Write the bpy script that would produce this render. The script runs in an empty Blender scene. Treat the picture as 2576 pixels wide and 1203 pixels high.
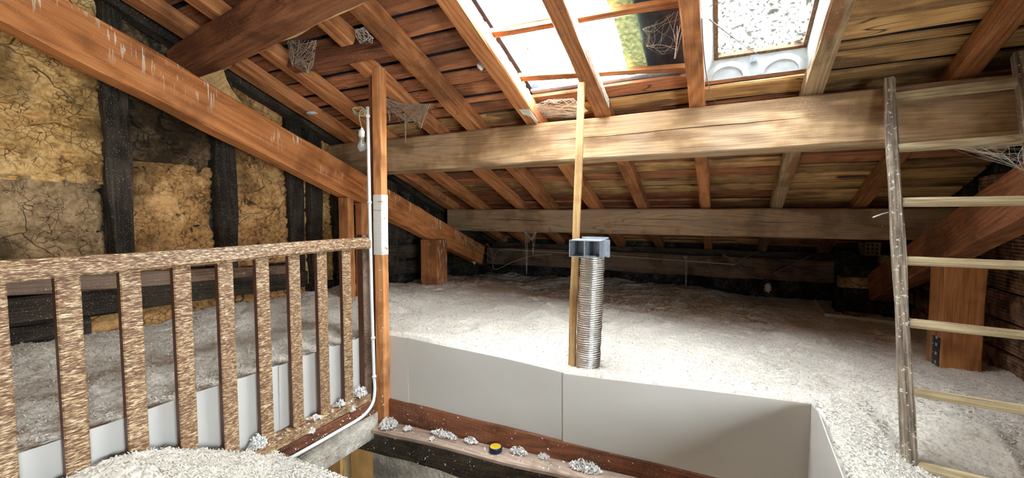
import bpy, math, random
import numpy as np
from mathutils import Vector, Matrix, noise as mnoise

random.seed(7)
rng = np.random.default_rng(11)
scene = bpy.context.scene
C = scene.collection

# ------------------------------------------------------------------ camera
# Origin = the lens.  X runs along the purlins, Y down the roof slope, Z up. Metres.
cam_d = bpy.data.cameras.new('camera')
cam_d.sensor_width = 36.0
cam_d.lens = 36.0 * 1072.0 / 2576.0
cam_d.clip_start = 0.02
cam = bpy.data.objects.new('camera', cam_d)
C.objects.link(cam)
cam.rotation_euler = (math.radians(90 - 3.283), 0, math.radians(26.356))
scene.camera = cam

# ------------------------------------------------------------------ world, light, exposure
world = bpy.data.worlds.new('sky')
scene.world = world
world.use_nodes = True
bgn = world.node_tree.nodes['Background']
bgn.inputs[0].default_value = (0.82, 0.92, 1.0, 1)
bgn.inputs[1].default_value = 40.0
scene.view_settings.view_transform = 'Standard'
scene.view_settings.look = 'None'
scene.view_settings.exposure = 0.58
scene.view_settings.gamma = 1.0
scene.view_settings.use_curve_mapping = False
scene.cycles.use_denoising = True
scene.cycles.max_bounces = 8
scene.cycles.diffuse_bounces = 4
scene.cycles.transparent_max_bounces = 12
scene.cycles.sample_clamp_indirect = 12.0
scene.cycles.use_adaptive_sampling = True
scene.cycles.adaptive_threshold = 0.2
scene.cycles.adaptive_min_samples = 16
scene.cycles.use_auto_tile = False
scene.cycles.time_limit = 1000.0

SL = 0.3634                                   # roof slope
def rz(y, off=0.0):                           # underside of the rafters
    return 0.575 - SL * (y - 2.54) + off
SLV = Vector((0, 1, -SL)).normalized()
NRM = Vector((0, SL, 1)).normalized()

def portal(name, x0, x1, y0, y1, off):
    l = bpy.data.lights.new(name, 'AREA')
    l.shape = 'RECTANGLE'
    l.size = x1 - x0
    l.size_y = (y1 - y0) * math.sqrt(1 + SL * SL)
    l.cycles.is_portal = True
    o = bpy.data.objects.new(name, l)
    C.objects.link(o)
    yc = (y0 + y1) / 2
    o.location = ((x0 + x1) / 2, yc, rz(yc, off))
    o.rotation_euler = (-math.atan(SL), 0, 0)
portal('roof_light_portal', -1.06, -0.18, 1.56, 2.45, 0.30)
portal('skylight_portal', -0.12, 0.36, 1.84, 2.45, 0.30)

def wall_portal(name, y0, y1, z0, z1):
    l = bpy.data.lights.new(name, 'AREA')
    l.shape = 'RECTANGLE'; l.size = y1 - y0; l.size_y = z1 - z0
    l.cycles.is_portal = True
    o = bpy.data.objects.new(name, l)
    C.objects.link(o)
    o.location = (1.57, (y0+y1)/2, (z0+z1)/2)
    o.rotation_euler = Matrix(((0, 0, 1), (1, 0, 0), (0, 1, 0))).to_euler()
wall_portal('fill_window_portal', -1.05, 0.28, -0.58, 0.18)

# ------------------------------------------------------------------ helpers
def tag(o, label=None, cat=None, group=None, kind=None):
    if label: o['label'] = label
    if cat: o['category'] = cat
    if group: o['group'] = group
    if kind: o['kind'] = kind
    return o

def empty(name, loc=(0, 0, 0)):
    o = bpy.data.objects.new(name, None)
    C.objects.link(o)
    o.location = loc
    o.empty_display_size = 0.05
    return o

def link(name, me, mat, parent=None, M=None):
    o = bpy.data.objects.new(name, me)
    C.objects.link(o)
    if mat is not None and not me.materials:
        me.materials.append(mat)
    M = M if M is not None else Matrix()
    if parent is not None:
        o.parent = parent
        o.matrix_local = Matrix.Translation(-pworld(parent)) @ M
    else:
        o.matrix_world = M
    return o

def pworld(p):
    v = Vector(p.location)
    while p.parent is not None:
        p = p.parent
        v = v + Vector(p.location)
    return v

def mesh(verts, faces, smooth=False):
    me = bpy.data.meshes.new('mesh')
    me.from_pydata([tuple(v) for v in verts], [], [tuple(f) for f in faces])
    me.update()
    if smooth:
        me.polygons.foreach_set('use_smooth', [True] * len(me.polygons))
    return me

def np_mesh(V, F, smooth=True):
    """V (n,3) array, F (m,4) or (m,3) array"""
    me = bpy.data.meshes.new('mesh')
    n, m, k = len(V), len(F), F.shape[1]
    me.vertices.add(n); me.vertices.foreach_set('co', V.astype(np.float32).ravel())
    me.loops.add(m * k); me.loops.foreach_set('vertex_index', F.astype(np.int32).ravel())
    me.polygons.add(m)
    me.polygons.foreach_set('loop_start', np.arange(0, m * k, k, dtype=np.int32))
    me.polygons.foreach_set('use_smooth', np.full(m, smooth))
    me.update(calc_edges=True)
    me.validate()
    return me

def axes(p0, p1, up=(0, 0, 1)):
    p0, p1, up = Vector(p0), Vector(p1), Vector(up)
    x = (p1 - p0).normalized()
    y = up.cross(x).normalized()
    z = x.cross(y).normalized()
    M = Matrix((x, y, z)).transposed().to_4x4()
    M.translation = p0
    return M, (p1 - p0).length

def beam_mesh(L, w, h, ch=0.006, n=None, wob=0.004, seed=0, x0=0.0, taper=1.0):
    """timber along local X, centred on Y, Z; chamfered edges, slightly uneven"""
    n = n or max(2, int(L / 0.12))
    sec = [(-w/2+ch, -h/2), (w/2-ch, -h/2), (w/2, -h/2+ch), (w/2, h/2-ch), (w/2-ch, h/2), (-w/2+ch, h/2), (-w/2, h/2-ch), (-w/2, -h/2+ch)]
    V, F = [], []
    for i in range(n + 1):
        x = L * i / n
        sc = 1 + (taper - 1) * i / n
        for j, (y, z) in enumerate(sec):
            dy = wob * mnoise.noise(Vector((x * 3.1, seed * 7.3 + (j // 2) * 1.7, 0.3)))
            dz = wob * mnoise.noise(Vector((x * 3.1, seed * 7.3 + (j // 2) * 1.7, 9.3)))
            V.append((x + x0, y * sc + dy, z * sc + dz))
    for i in range(n):
        for j in range(8):
            a = i * 8 + j; b = i * 8 + (j + 1) % 8
            F.append((a, b, b + 8, a + 8))
    F.append(tuple(reversed(range(8))))
    F.append(tuple(range(n * 8, n * 8 + 8)))
    return mesh(V, F)

_seed = [0]
def beam(name, p0, p1, w, h, mat, parent=None, up=(0, 0, 1), **kw):
    _seed[0] += 1
    M, L = axes(p0, p1, up)
    return link(name, beam_mesh(L, w, h, seed=_seed[0], **kw), mat, parent, M)

def box_data(x0, x1, y0, y1, z0, z1):
    V = [(x0,y0,z0),(x1,y0,z0),(x1,y1,z0),(x0,y1,z0),(x0,y0,z1),(x1,y0,z1),(x1,y1,z1),(x0,y1,z1)]
    F = [(3,2,1,0),(4,5,6,7),(0,1,5,4),(1,2,6,5),(2,3,7,6),(3,0,4,7)]
    return V, F

def boxes(name, lst, mat, parent=None, M=None, off=None):
    V, F = [], []
    for b in lst:
        v, f = box_data(*b)
        k = len(V)
        V += v; F += [tuple(i + k for i in q) for q in f]
    return link(name, mesh(V, F), mat, parent, M)

def sheared(name, x0, x1, y0, y1, lo, hi, mat, parent=None):
    """slab following the roof slope between offsets lo and hi above the rafter underside"""
    V = []
    for off in (lo, hi):
        for (x, y) in ((x0, y0), (x1, y0), (x1, y1), (x0, y1)):
            V.append((x, y, rz(y, off)))
    F = [(3,2,1,0),(4,5,6,7),(0,1,5,4),(1,2,6,5),(2,3,7,6),(3,0,4,7)]
    return link(name, mesh(V, F), mat, parent)

def tube_data(pts, r, sides=6, closed=False, r_end=None):
    pts = [Vector(p) for p in pts]
    V, F = [], []
    n = len(pts)
    up = Vector((0.13, 0.31, 0.94))
    for i, p in enumerate(pts):
        a = pts[max(i - 1, 0)]; b = pts[min(i + 1, n - 1)]
        t = (b - a)
        t = t.normalized() if t.length > 1e-9 else Vector((0, 0, 1))
        u = up.cross(t)
        if u.length < 1e-4: u = Vector((1, 0, 0)).cross(t)
        u.normalize(); v = t.cross(u); up = v.cross(t) if False else up
        rr = r if r_end is None else r + (r_end - r) * i / max(n - 1, 1)
        for k in range(sides):
            a_ = 2 * math.pi * k / sides
            V.append(p + u * rr * math.cos(a_) + v * rr * math.sin(a_))
    for i in range(n - 1):
        for k in range(sides):
            a = i * sides + k; b = i * sides + (k + 1) % sides
            F.append((a, b, b + sides, a + sides))
    F.append(tuple(reversed(range(sides))))
    F.append(tuple(range((n - 1) * sides, n * sides)))
    return V, F

def join(datas):
    V, F = [], []
    for v, f in datas:
        k = len(V); V += list(v); F += [tuple(i + k for i in q) for q in f]
    return V, F

def tube(name, pts, r, mat, parent=None, sides=8, **kw):
    V, F = tube_data(pts, r, sides, **kw)
    return link(name, mesh(V, F, True), mat, parent)

def spline(pts, n=8):
    pts = [Vector(p) for p in pts]
    out = []
    for i in range(len(pts) - 1):
        p0 = pts[max(i-1,0)]; p1 = pts[i]; p2 = pts[i+1]; p3 = pts[min(i+2, len(pts)-1)]
        for k in range(n):
            t = k / n
            out.append(0.5*((2*p1)+(p2-p0)*t+(2*p0-5*p1+4*p2-p3)*t*t+(3*p1-p0-3*p2+p3)*t**3))
    out.append(pts[-1])
    return out

def lathe_data(prof, sides=24, M=None):
    """prof: list of (r, z)"""
    V, F = [], []
    for (r, z) in prof:
        for k in range(sides):
            a = 2 * math.pi * k / sides
            V.append(Vector((r * math.cos(a), r * math.sin(a), z)))
    for i in range(len(prof) - 1):
        for k in range(sides):
            a = i * sides + k; b = i * sides + (k + 1) % sides
            F.append((a, b, b + sides, a + sides))
    F.append(tuple(reversed(range(sides))))
    F.append(tuple(range((len(prof) - 1) * sides, len(prof) * sides)))
    if M is not None: V = [M @ v for v in V]
    return V, F

# vectorised value noise
_T = rng.random((256, 256))
def vn(x, y):
    xi = np.floor(x).astype(int); yi = np.floor(y).astype(int)
    fx = x - xi; fy = y - yi
    fx = fx*fx*(3-2*fx); fy = fy*fy*(3-2*fy)
    a = _T[xi % 256, yi % 256]; b = _T[(xi+1) % 256, yi % 256]
    c = _T[xi % 256, (yi+1) % 256]; d = _T[(xi+1) % 256, (yi+1) % 256]
    return (a*(1-fx)+b*fx)*(1-fy) + (c*(1-fx)+d*fx)*fy
def fbm(x, y, o=4, g=0.5):
    s = 0; a = 1; t = 0
    for i in range(o):
        s = s + a * vn(x * 2**i + 17.3*i, y * 2**i + 5.1*i); t += a; a *= g
    return s / t

# ------------------------------------------------------------------ material helpers
class NB:
    def __init__(s, name):
        s.m = bpy.data.materials.new(name); s.m.use_nodes = True
        s.t = s.m.node_tree; s.t.nodes.clear()
    def n(s, typ, ins=None, **props):
        nd = s.t.nodes.new(typ)
        for k, v in props.items(): setattr(nd, k, v)
        for k, v in (ins or {}).items():
            if isinstance(v, bpy.types.NodeSocket): s.t.links.new(v, nd.inputs[k])
            elif v is not None:
                nd.inputs[k].default_value = v
        return nd
    def coord(s, scale, which='Object', rnd=True, rot=None):
        tc = s.n('ShaderNodeTexCoord')
        v = tc.outputs[which]
        if rnd:
            oi = s.n('ShaderNodeObjectInfo')
            mul = s.n('ShaderNodeMath', {0: oi.outputs['Random'], 1: 37.0}, operation='MULTIPLY')
            cx = s.n('ShaderNodeCombineXYZ', {0: mul.outputs[0], 1: mul.outputs[0], 2: mul.outputs[0]})
            v = s.n('ShaderNodeVectorMath', {0: v, 1: cx.outputs[0]}, operation='ADD').outputs[0]
        return s.n('ShaderNodeMapping', {'Vector': v, 'Scale': scale}).outputs[0]
    def noise(s, vec, scale=1.0, detail=4.0, rough=0.55, dist=0.0):
        return s.n('ShaderNodeTexNoise', {'Vector': vec, 'Scale': scale, 'Detail': detail, 'Roughness': rough, 'Distortion': dist}).outputs['Fac']
    def ramp(s, fac, stops):
        r = s.n('ShaderNodeValToRGB', {'Fac': fac})
        el = r.color_ramp.elements
        while len(el) < len(stops): el.new(0.5)
        for e, (p, c) in zip(el, stops):
            e.position = p
            e.color = c if len(c) == 4 else (*c, 1)
        return r.outputs['Color']
    def grey(s, fac, a, b):
        return s.n('ShaderNodeMapRange', {'Value': fac, 'From Min': a, 'From Max': b}, clamp=True).outputs['Result']
    def mix(s, fac, a, b, mode='MIX'):
        nd = s.n('ShaderNodeMix', data_type='RGBA', blend_type=mode, clamp_factor=True)
        for sock, v in ((nd.inputs[0], fac), (nd.inputs[6], a), (nd.inputs[7], b)):
            if isinstance(v, bpy.types.NodeSocket): s.t.links.new(v, sock)
            else: sock.default_value = v if not isinstance(v, tuple) or len(v) == 4 else (*v, 1)
        return nd.outputs[2]
    def math(s, op, a, b=0.0):
        return s.n('ShaderNodeMath', {0: a, 1: b}, operation=op).outputs[0]
    def out(s, bsdf):
        s.n('ShaderNodeOutputMaterial', {'Surface': bsdf})
        return s.m
    def principled(s, col, rough=0.7, bump=None, bs=0.4, bd=0.01, metal=0.0, spec=0.3, **ex):
        ins = {'Base Color': col if isinstance(col, bpy.types.NodeSocket) else (*col, 1), 'Roughness': rough, 'Metallic': metal, 'Specular IOR Level': spec}
        if bump is not None:
            ins['Normal'] = s.n('ShaderNodeBump', {'Height': bump, 'Strength': bs, 'Distance': bd}).outputs[0]
        ins.update(ex)
        return s.n('ShaderNodeBsdfPrincipled', ins).outputs[0]

def wood(name, dark, mid, light, grain=22.0, stain=None, stain_amt=0.5, drops=0.0, grey=None, grey_amt=0.0, rough=0.72, bumps=0.5, vary=0.25, crack=0.5, knots=0.6):
    b = NB(name)
    v = b.coord((1.0, 1.0, 1.0))
    mp = lambda sc: b.n('ShaderNodeMapping', {'Vector': v, 'Scale': sc}).outputs[0]
    n1 = b.noise(mp((1.3, grain * 1.1, grain * 1.1)), 1.0, 3.0, 0.62)
    n2 = b.noise(mp((7.0, grain * 11, grain * 11)), 1.0, 1.0, 0.6)
    n3 = b.noise(mp((0.40, 4.2, 4.2)), 1.0, 1.0, 0.45)
    rings = b.grey(b.math('SINE', b.math('MULTIPLY', n3, 150.0)), -1, 1)
    s = b.math('ADD', b.math('MULTIPLY', n1, 0.52), b.math('ADD', b.math('MULTIPLY', n2, 0.36), b.math('MULTIPLY', rings, 0.15)))
    dk_ = tuple(d*0.55 + m_*0.45*0.8 for d, m_ in zip(dark, mid)); lt_ = tuple(l_*0.65 + m_*0.35 for l_, m_ in zip(light, mid))
    col = b.ramp(s, [(0.34, dk_), (0.51, mid), (0.70, lt_)])
    vk = b.n('ShaderNodeTexVoronoi', {'Vector': mp((1.5, 6.5, 6.5)), 'Scale': 1.0, 'Randomness': 1.0}).outputs['Distance']
    col = b.mix(b.math('MULTIPLY', b.grey(vk, 0.12, 0.05), knots), col, tuple(c * 0.35 for c in dark))
    ng = b.noise(v, 3.1, 3.0, 0.66)
    # lengthwise drying cracks
    nc = b.noise(mp((0.7, 9.0, 9.0)), 1.0, 1.0, 0.5)
    ck = b.math('MULTIPLY', b.math('MULTIPLY', b.grey(b.math('ABSOLUTE', b.math('SUBTRACT', nc, 0.5)), 0.007, 0.0), b.grey(ng, 0.47, 0.55)), crack)
    col = b.mix(ck, col, (0.02, 0.012, 0.008))
    # grime
    col = b.mix(b.math('MULTIPLY', b.grey(ng, 0.50, 0.36), 0.55), col, tuple(c * 0.55 for c in dark))
    if grey is not None:
        col = b.mix(b.math('MULTIPLY', b.grey(ng, 0.42, 0.60), grey_amt), col, grey)
    if stain is not None:
        ns = b.noise(mp((1.6, 7.0, 7.0)), 1.0, 2.0, 0.65)
        col = b.mix(b.math('MULTIPLY', b.grey(ns, 0.53, 0.60), stain_amt), col, stain)
    if drops > 0:          # bird droppings running down the faces
        tc = b.n('ShaderNodeTexCoord').outputs['Object']
        wp = b.n('ShaderNodeNewGeometry').outputs['Position']
        nd = b.noise(b.n('ShaderNodeMapping', {'Vector': wp, 'Scale': (9.0, 85.0, 9.0)}).outputs[0], 1.0, 2.0, 0.5)
        sz = b.n('ShaderNodeSeparateXYZ', {0: tc}).outputs[2]
        big = b.noise(tc, 3.3, 1.0)
        m = b.math('MULTIPLY', b.math('MULTIPLY', b.grey(nd, 0.60, 0.64), b.grey(big, 0.44, 0.53)), b.grey(sz, -0.06, 0.08))
        col = b.mix(b.math('MULTIPLY', m, drops), col, (0.82, 0.74, 0.60))
    oi = b.n('ShaderNodeObjectInfo')
    hv = b.n('ShaderNodeHueSaturation', {'Hue': 0.5, 'Saturation': 1.0, 'Value': b.n('ShaderNodeMapRange', {'Value': oi.outputs['Random'], 'To Min': 1 - vary, 'To Max': 1 + vary}).outputs[0], 'Color': col})
    sp = b.noise(v, 210.0, 0.0)
    col = b.mix(b.math('MULTIPLY', b.grey(sp, 0.72, 0.78), 0.45), hv.outputs[0], (0.58, 0.50, 0.38))
    return b.out(b.principled(col, rough, n2, bumps, 0.005, spec=0.25))

M_RAFT = wood('pine_rafter', (0.17, 0.055, 0.018), (0.47, 0.18, 0.060), (0.66, 0.30, 0.12), 20)
M_PRIN = wood('pine_principal', (0.26, 0.085, 0.024), (0.55, 0.20, 0.060), (0.70, 0.31, 0.11), 24, drops=0.95)
M_PURL = wood('oak_purlin', (0.27, 0.15, 0.07), (0.55, 0.34, 0.16), (0.70, 0.49, 0.27), 12, stain=(0.20, 0.11, 0.055), stain_amt=0.65, grey=(0.46, 0.35, 0.24), grey_amt=0.5, knots=0.2)
M_PURL2 = wood('grey_purlin', (0.21, 0.12, 0.065), (0.45, 0.275, 0.15), (0.60, 0.40, 0.235), 14, grey=(0.34, 0.24, 0.155), grey_amt=0.6, crack=1.0, knots=0.2)
M_DPURL = wood('dark_purlin', (0.075, 0.026, 0.012), (0.23, 0.085, 0.036), (0.38, 0.16, 0.07), 12)
M_WANE = wood('pale_wane', (0.42, 0.26, 0.11), (0.66, 0.47, 0.22), (0.78, 0.60, 0.33), 20)
M_BOARD = wood('pine_board', (0.13, 0.043, 0.019), (0.39, 0.145, 0.060), (0.57, 0.25, 0.11), 13, stain=(0.12, 0.05, 0.028), stain_amt=0.5, vary=0.3, crack=0.9)
M_BOARDY = wood('yellow_pine_board', (0.22, 0.10, 0.036), (0.56, 0.31, 0.115), (0.74, 0.47, 0.20), 13, stain=(0.10, 0.05, 0.026), stain_amt=0.7, vary=0.3, crack=1.0)
M_POST = wood('orange_post', (0.27, 0.09, 0.028), (0.60, 0.25, 0.085), (0.74, 0.37, 0.15), 26)
M_POLE = wood('pine_batten', (0.36, 0.18, 0.065), (0.64, 0.39, 0.16), (0.76, 0.52, 0.25), 26, vary=0.1)
M_BLACK = wood('sooted_oak', (0.012, 0.009, 0.006), (0.042, 0.030, 0.020), (0.12, 0.085, 0.055), 12, grey=(0.085, 0.065, 0.047), grey_amt=0.35, rough=0.85, bumps=0.9, vary=0.4)
M_DKBR = wood('dark_brown_timber', (0.06, 0.034, 0.020), (0.18, 0.105, 0.065), (0.32, 0.20, 0.13), 14, grey=(0.24, 0.18, 0.135), grey_amt=0.5, rough=0.85, bumps=0.8)
M_RED = wood('red_brown_beam', (0.055, 0.020, 0.011), (0.21, 0.075, 0.036), (0.32, 0.125, 0.06), 12, rough=0.6)
M_LEDGE = wood('dusty_sill', (0.26, 0.17, 0.12), (0.44, 0.32, 0.24), (0.56, 0.43, 0.33), 8, rough=0.9)

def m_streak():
    b = NB('glint_streaked_paint')
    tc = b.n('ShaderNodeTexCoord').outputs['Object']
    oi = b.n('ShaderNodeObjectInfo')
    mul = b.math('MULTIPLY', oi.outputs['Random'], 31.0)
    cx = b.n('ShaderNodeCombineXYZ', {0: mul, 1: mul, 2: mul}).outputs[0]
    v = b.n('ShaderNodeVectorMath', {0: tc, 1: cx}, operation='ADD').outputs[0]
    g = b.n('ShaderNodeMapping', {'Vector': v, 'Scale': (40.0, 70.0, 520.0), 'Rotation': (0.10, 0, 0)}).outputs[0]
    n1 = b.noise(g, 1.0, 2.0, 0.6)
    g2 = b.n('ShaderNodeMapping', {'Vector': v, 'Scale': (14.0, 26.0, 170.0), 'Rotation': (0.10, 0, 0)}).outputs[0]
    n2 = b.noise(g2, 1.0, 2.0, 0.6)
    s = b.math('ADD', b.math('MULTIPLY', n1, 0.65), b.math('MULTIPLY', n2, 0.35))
    col = b.ramp(s, [(0.38, (0.10, 0.042, 0.022)), (0.49, (0.24, 0.115, 0.058)), (0.55, (0.50, 0.33, 0.16)), (0.63, (0.88, 0.74, 0.48))])  # pale stops paint reflected glints into the brown colour
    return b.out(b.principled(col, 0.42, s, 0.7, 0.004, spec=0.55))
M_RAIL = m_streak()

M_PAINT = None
def m_simple(name, col, rough=0.6, metal=0.0, spec=0.3, var=0.12, scale=30.0, bump=0.15):
    b = NB(name)
    v = b.coord((1, 1, 1))
    n = b.noise(v, scale, 2.0, 0.6)
    c = b.mix(b.grey(n, 0.3, 0.7), tuple(x * (1 - var) for x in col), tuple(min(1, x * (1 + var)) for x in col))
    return b.out(b.principled(c, rough, None, metal=metal, spec=spec))

M_WOOL_B = NB('white_wool')
def m_wool():
    b = M_WOOL_B
    v = b.coord((1, 1, 1), rnd=False)
    n = b.noise(v, 110.0, 1.5, 0.7)
    n2 = b.noise(v, 2.5, 1.0, 0.5)
    c = b.ramp(n, [(0.28, (0.57, 0.51, 0.415)), (0.50, (0.74, 0.68, 0.58)), (0.72, (0.80, 0.75, 0.655))])
    sp = b.noise(v, 160.0, 0.0)
    c = b.mix(b.math('MULTIPLY', b.grey(sp, 0.72, 0.78), 0.35), c, (0.45, 0.40, 0.33))
    c = b.mix(b.math('MULTIPLY', b.grey(n2, 0.5, 0.8), 0.25), c, (0.78, 0.72, 0.62))
    return b.out(b.principled(c, 0.95, None, spec=0.0))
M_WOOL = m_wool()
M_FLAKE = m_simple('wool_flake', (0.79, 0.735, 0.64), 0.9, spec=0.05, var=0.05)

def m_daub(name, base, pale, dark, crk=(0.03, 0.02, 0.012), amt=0.9):
    b = NB(name)
    v = b.coord((1, 1, 1), rnd=False)
    n = b.noise(v, 6.0, 4.0, 0.66)
    n2 = b.noise(v, 42.0, 2.0, 0.7)
    s = b.math('ADD', b.math('MULTIPLY', n, 0.6), b.math('MULTIPLY', n2, 0.4))
    c = b.ramp(s, [(0.36, dark), (0.49, base), (0.62, pale)])
    # straw strokes and crackle
    vd = b.n('ShaderNodeVectorMath', {0: v, 1: b.n('ShaderNodeVectorMath', {0: b.n('ShaderNodeTexNoise', {'Vector': v, 'Scale': 5.0, 'Detail': 1.0}).outputs['Color'], 'Scale': 0.16}, operation='SCALE').outputs[0]}, operation='ADD').outputs[0]
    vo = b.n('ShaderNodeTexVoronoi', {'Vector': vd, 'Scale': 26.0}, feature='DISTANCE_TO_EDGE').outputs['Distance']
    ck = b.math('MULTIPLY', b.grey(vo, 0.05, 0.008), b.grey(b.noise(v, 11.0, 1.0), 0.44, 0.56))
    vo2 = b.n('ShaderNodeTexVoronoi', {'Vector': vd, 'Scale': 3.6}, feature='DISTANCE_TO_EDGE').outputs['Distance']
    ck2 = b.math('MULTIPLY', b.grey(vo2, 0.014, 0.003), b.grey(b.noise(v, 4.0, 1.0), 0.45, 0.55))
    k = b.math('MULTIPLY', b.math('MAXIMUM', ck, ck2), amt)
    c = b.mix(k, c, crk)
    big = b.noise(v, 2.6, 3.0, 0.65)
    c = b.mix(b.math('MULTIPLY', b.grey(big, 0.49, 0.64), 0.85), c, tuple(x * 0.30 for x in base))
    return b.out(b.principled(c, 0.95, n2, 0.8, 0.012, spec=0.1))
M_DAUB_Y = m_daub('yellow_daub', (0.66, 0.385, 0.135), (0.90, 0.61, 0.27), (0.27, 0.145, 0.05))
M_DAUB_B = m_daub('brown_daub', (0.52, 0.275, 0.10), (0.76, 0.45, 0.19), (0.13, 0.063, 0.025))
M_DAUB_G = m_daub('grey_daub', (0.36, 0.23, 0.115), (0.56, 0.38, 0.20), (0.11, 0.068, 0.035))
M_SOOT = m_daub('sooty_wall', (0.030, 0.026, 0.022), (0.10, 0.09, 0.075), (0.010, 0.009, 0.008), amt=0.5)
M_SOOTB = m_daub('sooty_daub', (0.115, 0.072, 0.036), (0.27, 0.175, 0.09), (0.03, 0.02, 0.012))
M_PLASTER = m_daub('cracked_plaster', (0.70, 0.63, 0.52), (0.82, 0.76, 0.65), (0.46, 0.39, 0.30), crk=(0.2, 0.14, 0.09), amt=0.5)

def m_sheet():
    b = NB('white_plastic_board')
    n = b.noise(b.coord((1, 1, 1)), 3.0, 3.0)
    c = b.mix(b.grey(n, 0.3, 0.7), (0.76, 0.725, 0.66), (0.81, 0.775, 0.71))
    p = b.principled(c, 0.42, None, spec=0.4)
    t = b.n('ShaderNodeBsdfTranslucent', {'Color': (0.80, 0.79, 0.76, 1)}).outputs[0]
    return b.out(b.n('ShaderNodeMixShader', {0: 0.22, 1: p, 2: t}).outputs[0])
M_SHEET = m_sheet()
M_PAINT = m_simple('shaded_side_brown', (0.10, 0.040, 0.022), 0.4, var=0.2)  # plain brown without glints, for the shaded baluster sides
M_WHITEPL = m_simple('white_conduit', (0.80, 0.80, 0.77), 0.4, var=0.05)
M_ALU = m_simple('aluminium', (0.80, 0.79, 0.76), 0.28, 1.0, 0.5, var=0.06, scale=60)
M_ZINC = m_simple('grey_zinc', (0.42, 0.46, 0.50), 0.42, 0.55, 0.5, var=0.2, scale=40)
M_FRAME = m_simple('skylight_metal', (0.52, 0.54, 0.52), 0.5, 0.2, 0.4, var=0.12, scale=20)
M_RUSTB = m_simple('brown_window_frame', (0.20, 0.11, 0.055), 0.7, var=0.4, scale=50)
M_DARK = m_simple('dark_tile', (0.035, 0.032, 0.040), 0.8, var=0.4, scale=25)
M_MOSS = m_simple('mossy_glass_tile', (0.50, 0.66, 0.34), 0.6, var=0.5, scale=45)
M_NAVY = m_simple('navy_plastic', (0.012, 0.022, 0.075), 0.35, var=0.15)
M_WEB = m_simple('dusty_cobweb', (0.50, 0.40, 0.29), 0.95, spec=0.05, var=0.2)
M_WEBW = m_simple('pale_cobweb', (0.66, 0.60, 0.50), 0.95, spec=0.05, var=0.2)
M_TUFT = m_simple('bright_wool_tuft', (0.92, 0.90, 0.86), 0.9, spec=0.05, var=0.04)
M_PAPER = m_simple('white_paper', (0.80, 0.79, 0.75), 0.8, var=0.06)
M_CABLE = m_simple('yellowed_cable', (0.55, 0.45, 0.24), 0.6, var=0.15)
M_DCABLE = m_simple('grey_cable', (0.13, 0.10, 0.08), 0.7, var=0.2)
M_TWIG = m_simple('dry_root', (0.16, 0.12, 0.10), 0.9, var=0.3)
M_OCHRE = m_simple('ochre_wall', (0.44, 0.27, 0.10), 0.8, var=0.2, scale=8)
M_CREAM = m_simple('cream_wall', (0.62, 0.52, 0.33), 0.8, var=0.15, scale=8)
M_BLK = m_simple('black_ruler', (0.02, 0.022, 0.028), 0.4, var=0.2)
M_BRASS = m_simple('brass_cap', (0.62, 0.50, 0.30), 0.35, 0.8, var=0.1)

def m_tin():
    b = NB('yellow_printed_lid')
    v = b.coord((1, 1, 1), rnd=False)
    g = b.n('ShaderNodeMapping', {'Vector': v, 'Scale': (420.0, 160.0, 1.0)}).outputs[0]
    n = b.noise(g, 1.0, 1.0)
    sx = b.n('ShaderNodeSeparateXYZ', {0: v})
    rows = b.math('SINE', b.math('MULTIPLY', sx.outputs[1], 900.0))
    k = b.math('MULTIPLY', b.grey(n, 0.5, 0.56), b.grey(rows, 0.1, 0.4))
    c = b.mix(b.math('MULTIPLY', k, 0.75), (0.86, 0.56, 0.03), (0.10, 0.06, 0.02))
    return b.out(b.principled(c, 0.4))
M_TIN = m_tin()

def m_glass(name, dirt, tint=(1, 1, 1), scale=60.0, lo=0.60, hi=0.66):
    b = NB(name)
    v = b.coord((1, 1, 1), rnd=False)
    n = b.noise(v, scale, 2.0, 0.6)
    big = b.noise(v, 9.0, 1.0, 0.6)
    m = b.math('MAXIMUM', b.math('MULTIPLY', b.grey(n, lo, hi), dirt), b.math('MULTIPLY', b.grey(big, 0.72, 0.74), dirt))
    tr = b.n('ShaderNodeBsdfTransparent', {'Color': (*tint, 1)}).outputs[0]
    df = b.n('ShaderNodeBsdfDiffuse', {'Color': (0.34, 0.33, 0.28, 1)}).outputs[0]
    gl = b.n('ShaderNodeBsdfGlossy', {'Roughness': 0.1}).outputs[0]
    base = b.n('ShaderNodeMixShader', {0: 0.04, 1: tr, 2: gl}).outputs[0]
    return b.out(b.n('ShaderNodeMixShader', {0: m, 1: base, 2: df}).outputs[0])
M_GLASS1 = m_glass('clear_roof_sheet', 0.985, scale=34.0, lo=0.69, hi=0.71)
M_GLASS2 = m_glass('speckled_skylight_glass', 0.985, tint=(0.97, 0.98, 1.0), scale=62.0, lo=0.535, hi=0.56)

def m_bulb():
    b = NB('bulb_glass')
    g = b.n('ShaderNodeBsdfGlossy', {'Roughness': 0.05}).outputs[0]
    t = b.n('ShaderNodeBsdfTransparent', {'Color': (0.92, 0.90, 0.86, 1)}).outputs[0]
    d = b.n('ShaderNodeBsdfDiffuse', {'Color': (0.75, 0.70, 0.62, 1)}).outputs[0]
    m1 = b.n('ShaderNodeMixShader', {0: 0.22, 1: t, 2: d}).outputs[0]
    fr = b.n('ShaderNodeLayerWeight', {'Blend': 0.35}).outputs['Fresnel']
    return b.out(b.n('ShaderNodeMixShader', {0: fr, 1: m1, 2: g}).outputs[0])
M_BULB = m_bulb()

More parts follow.
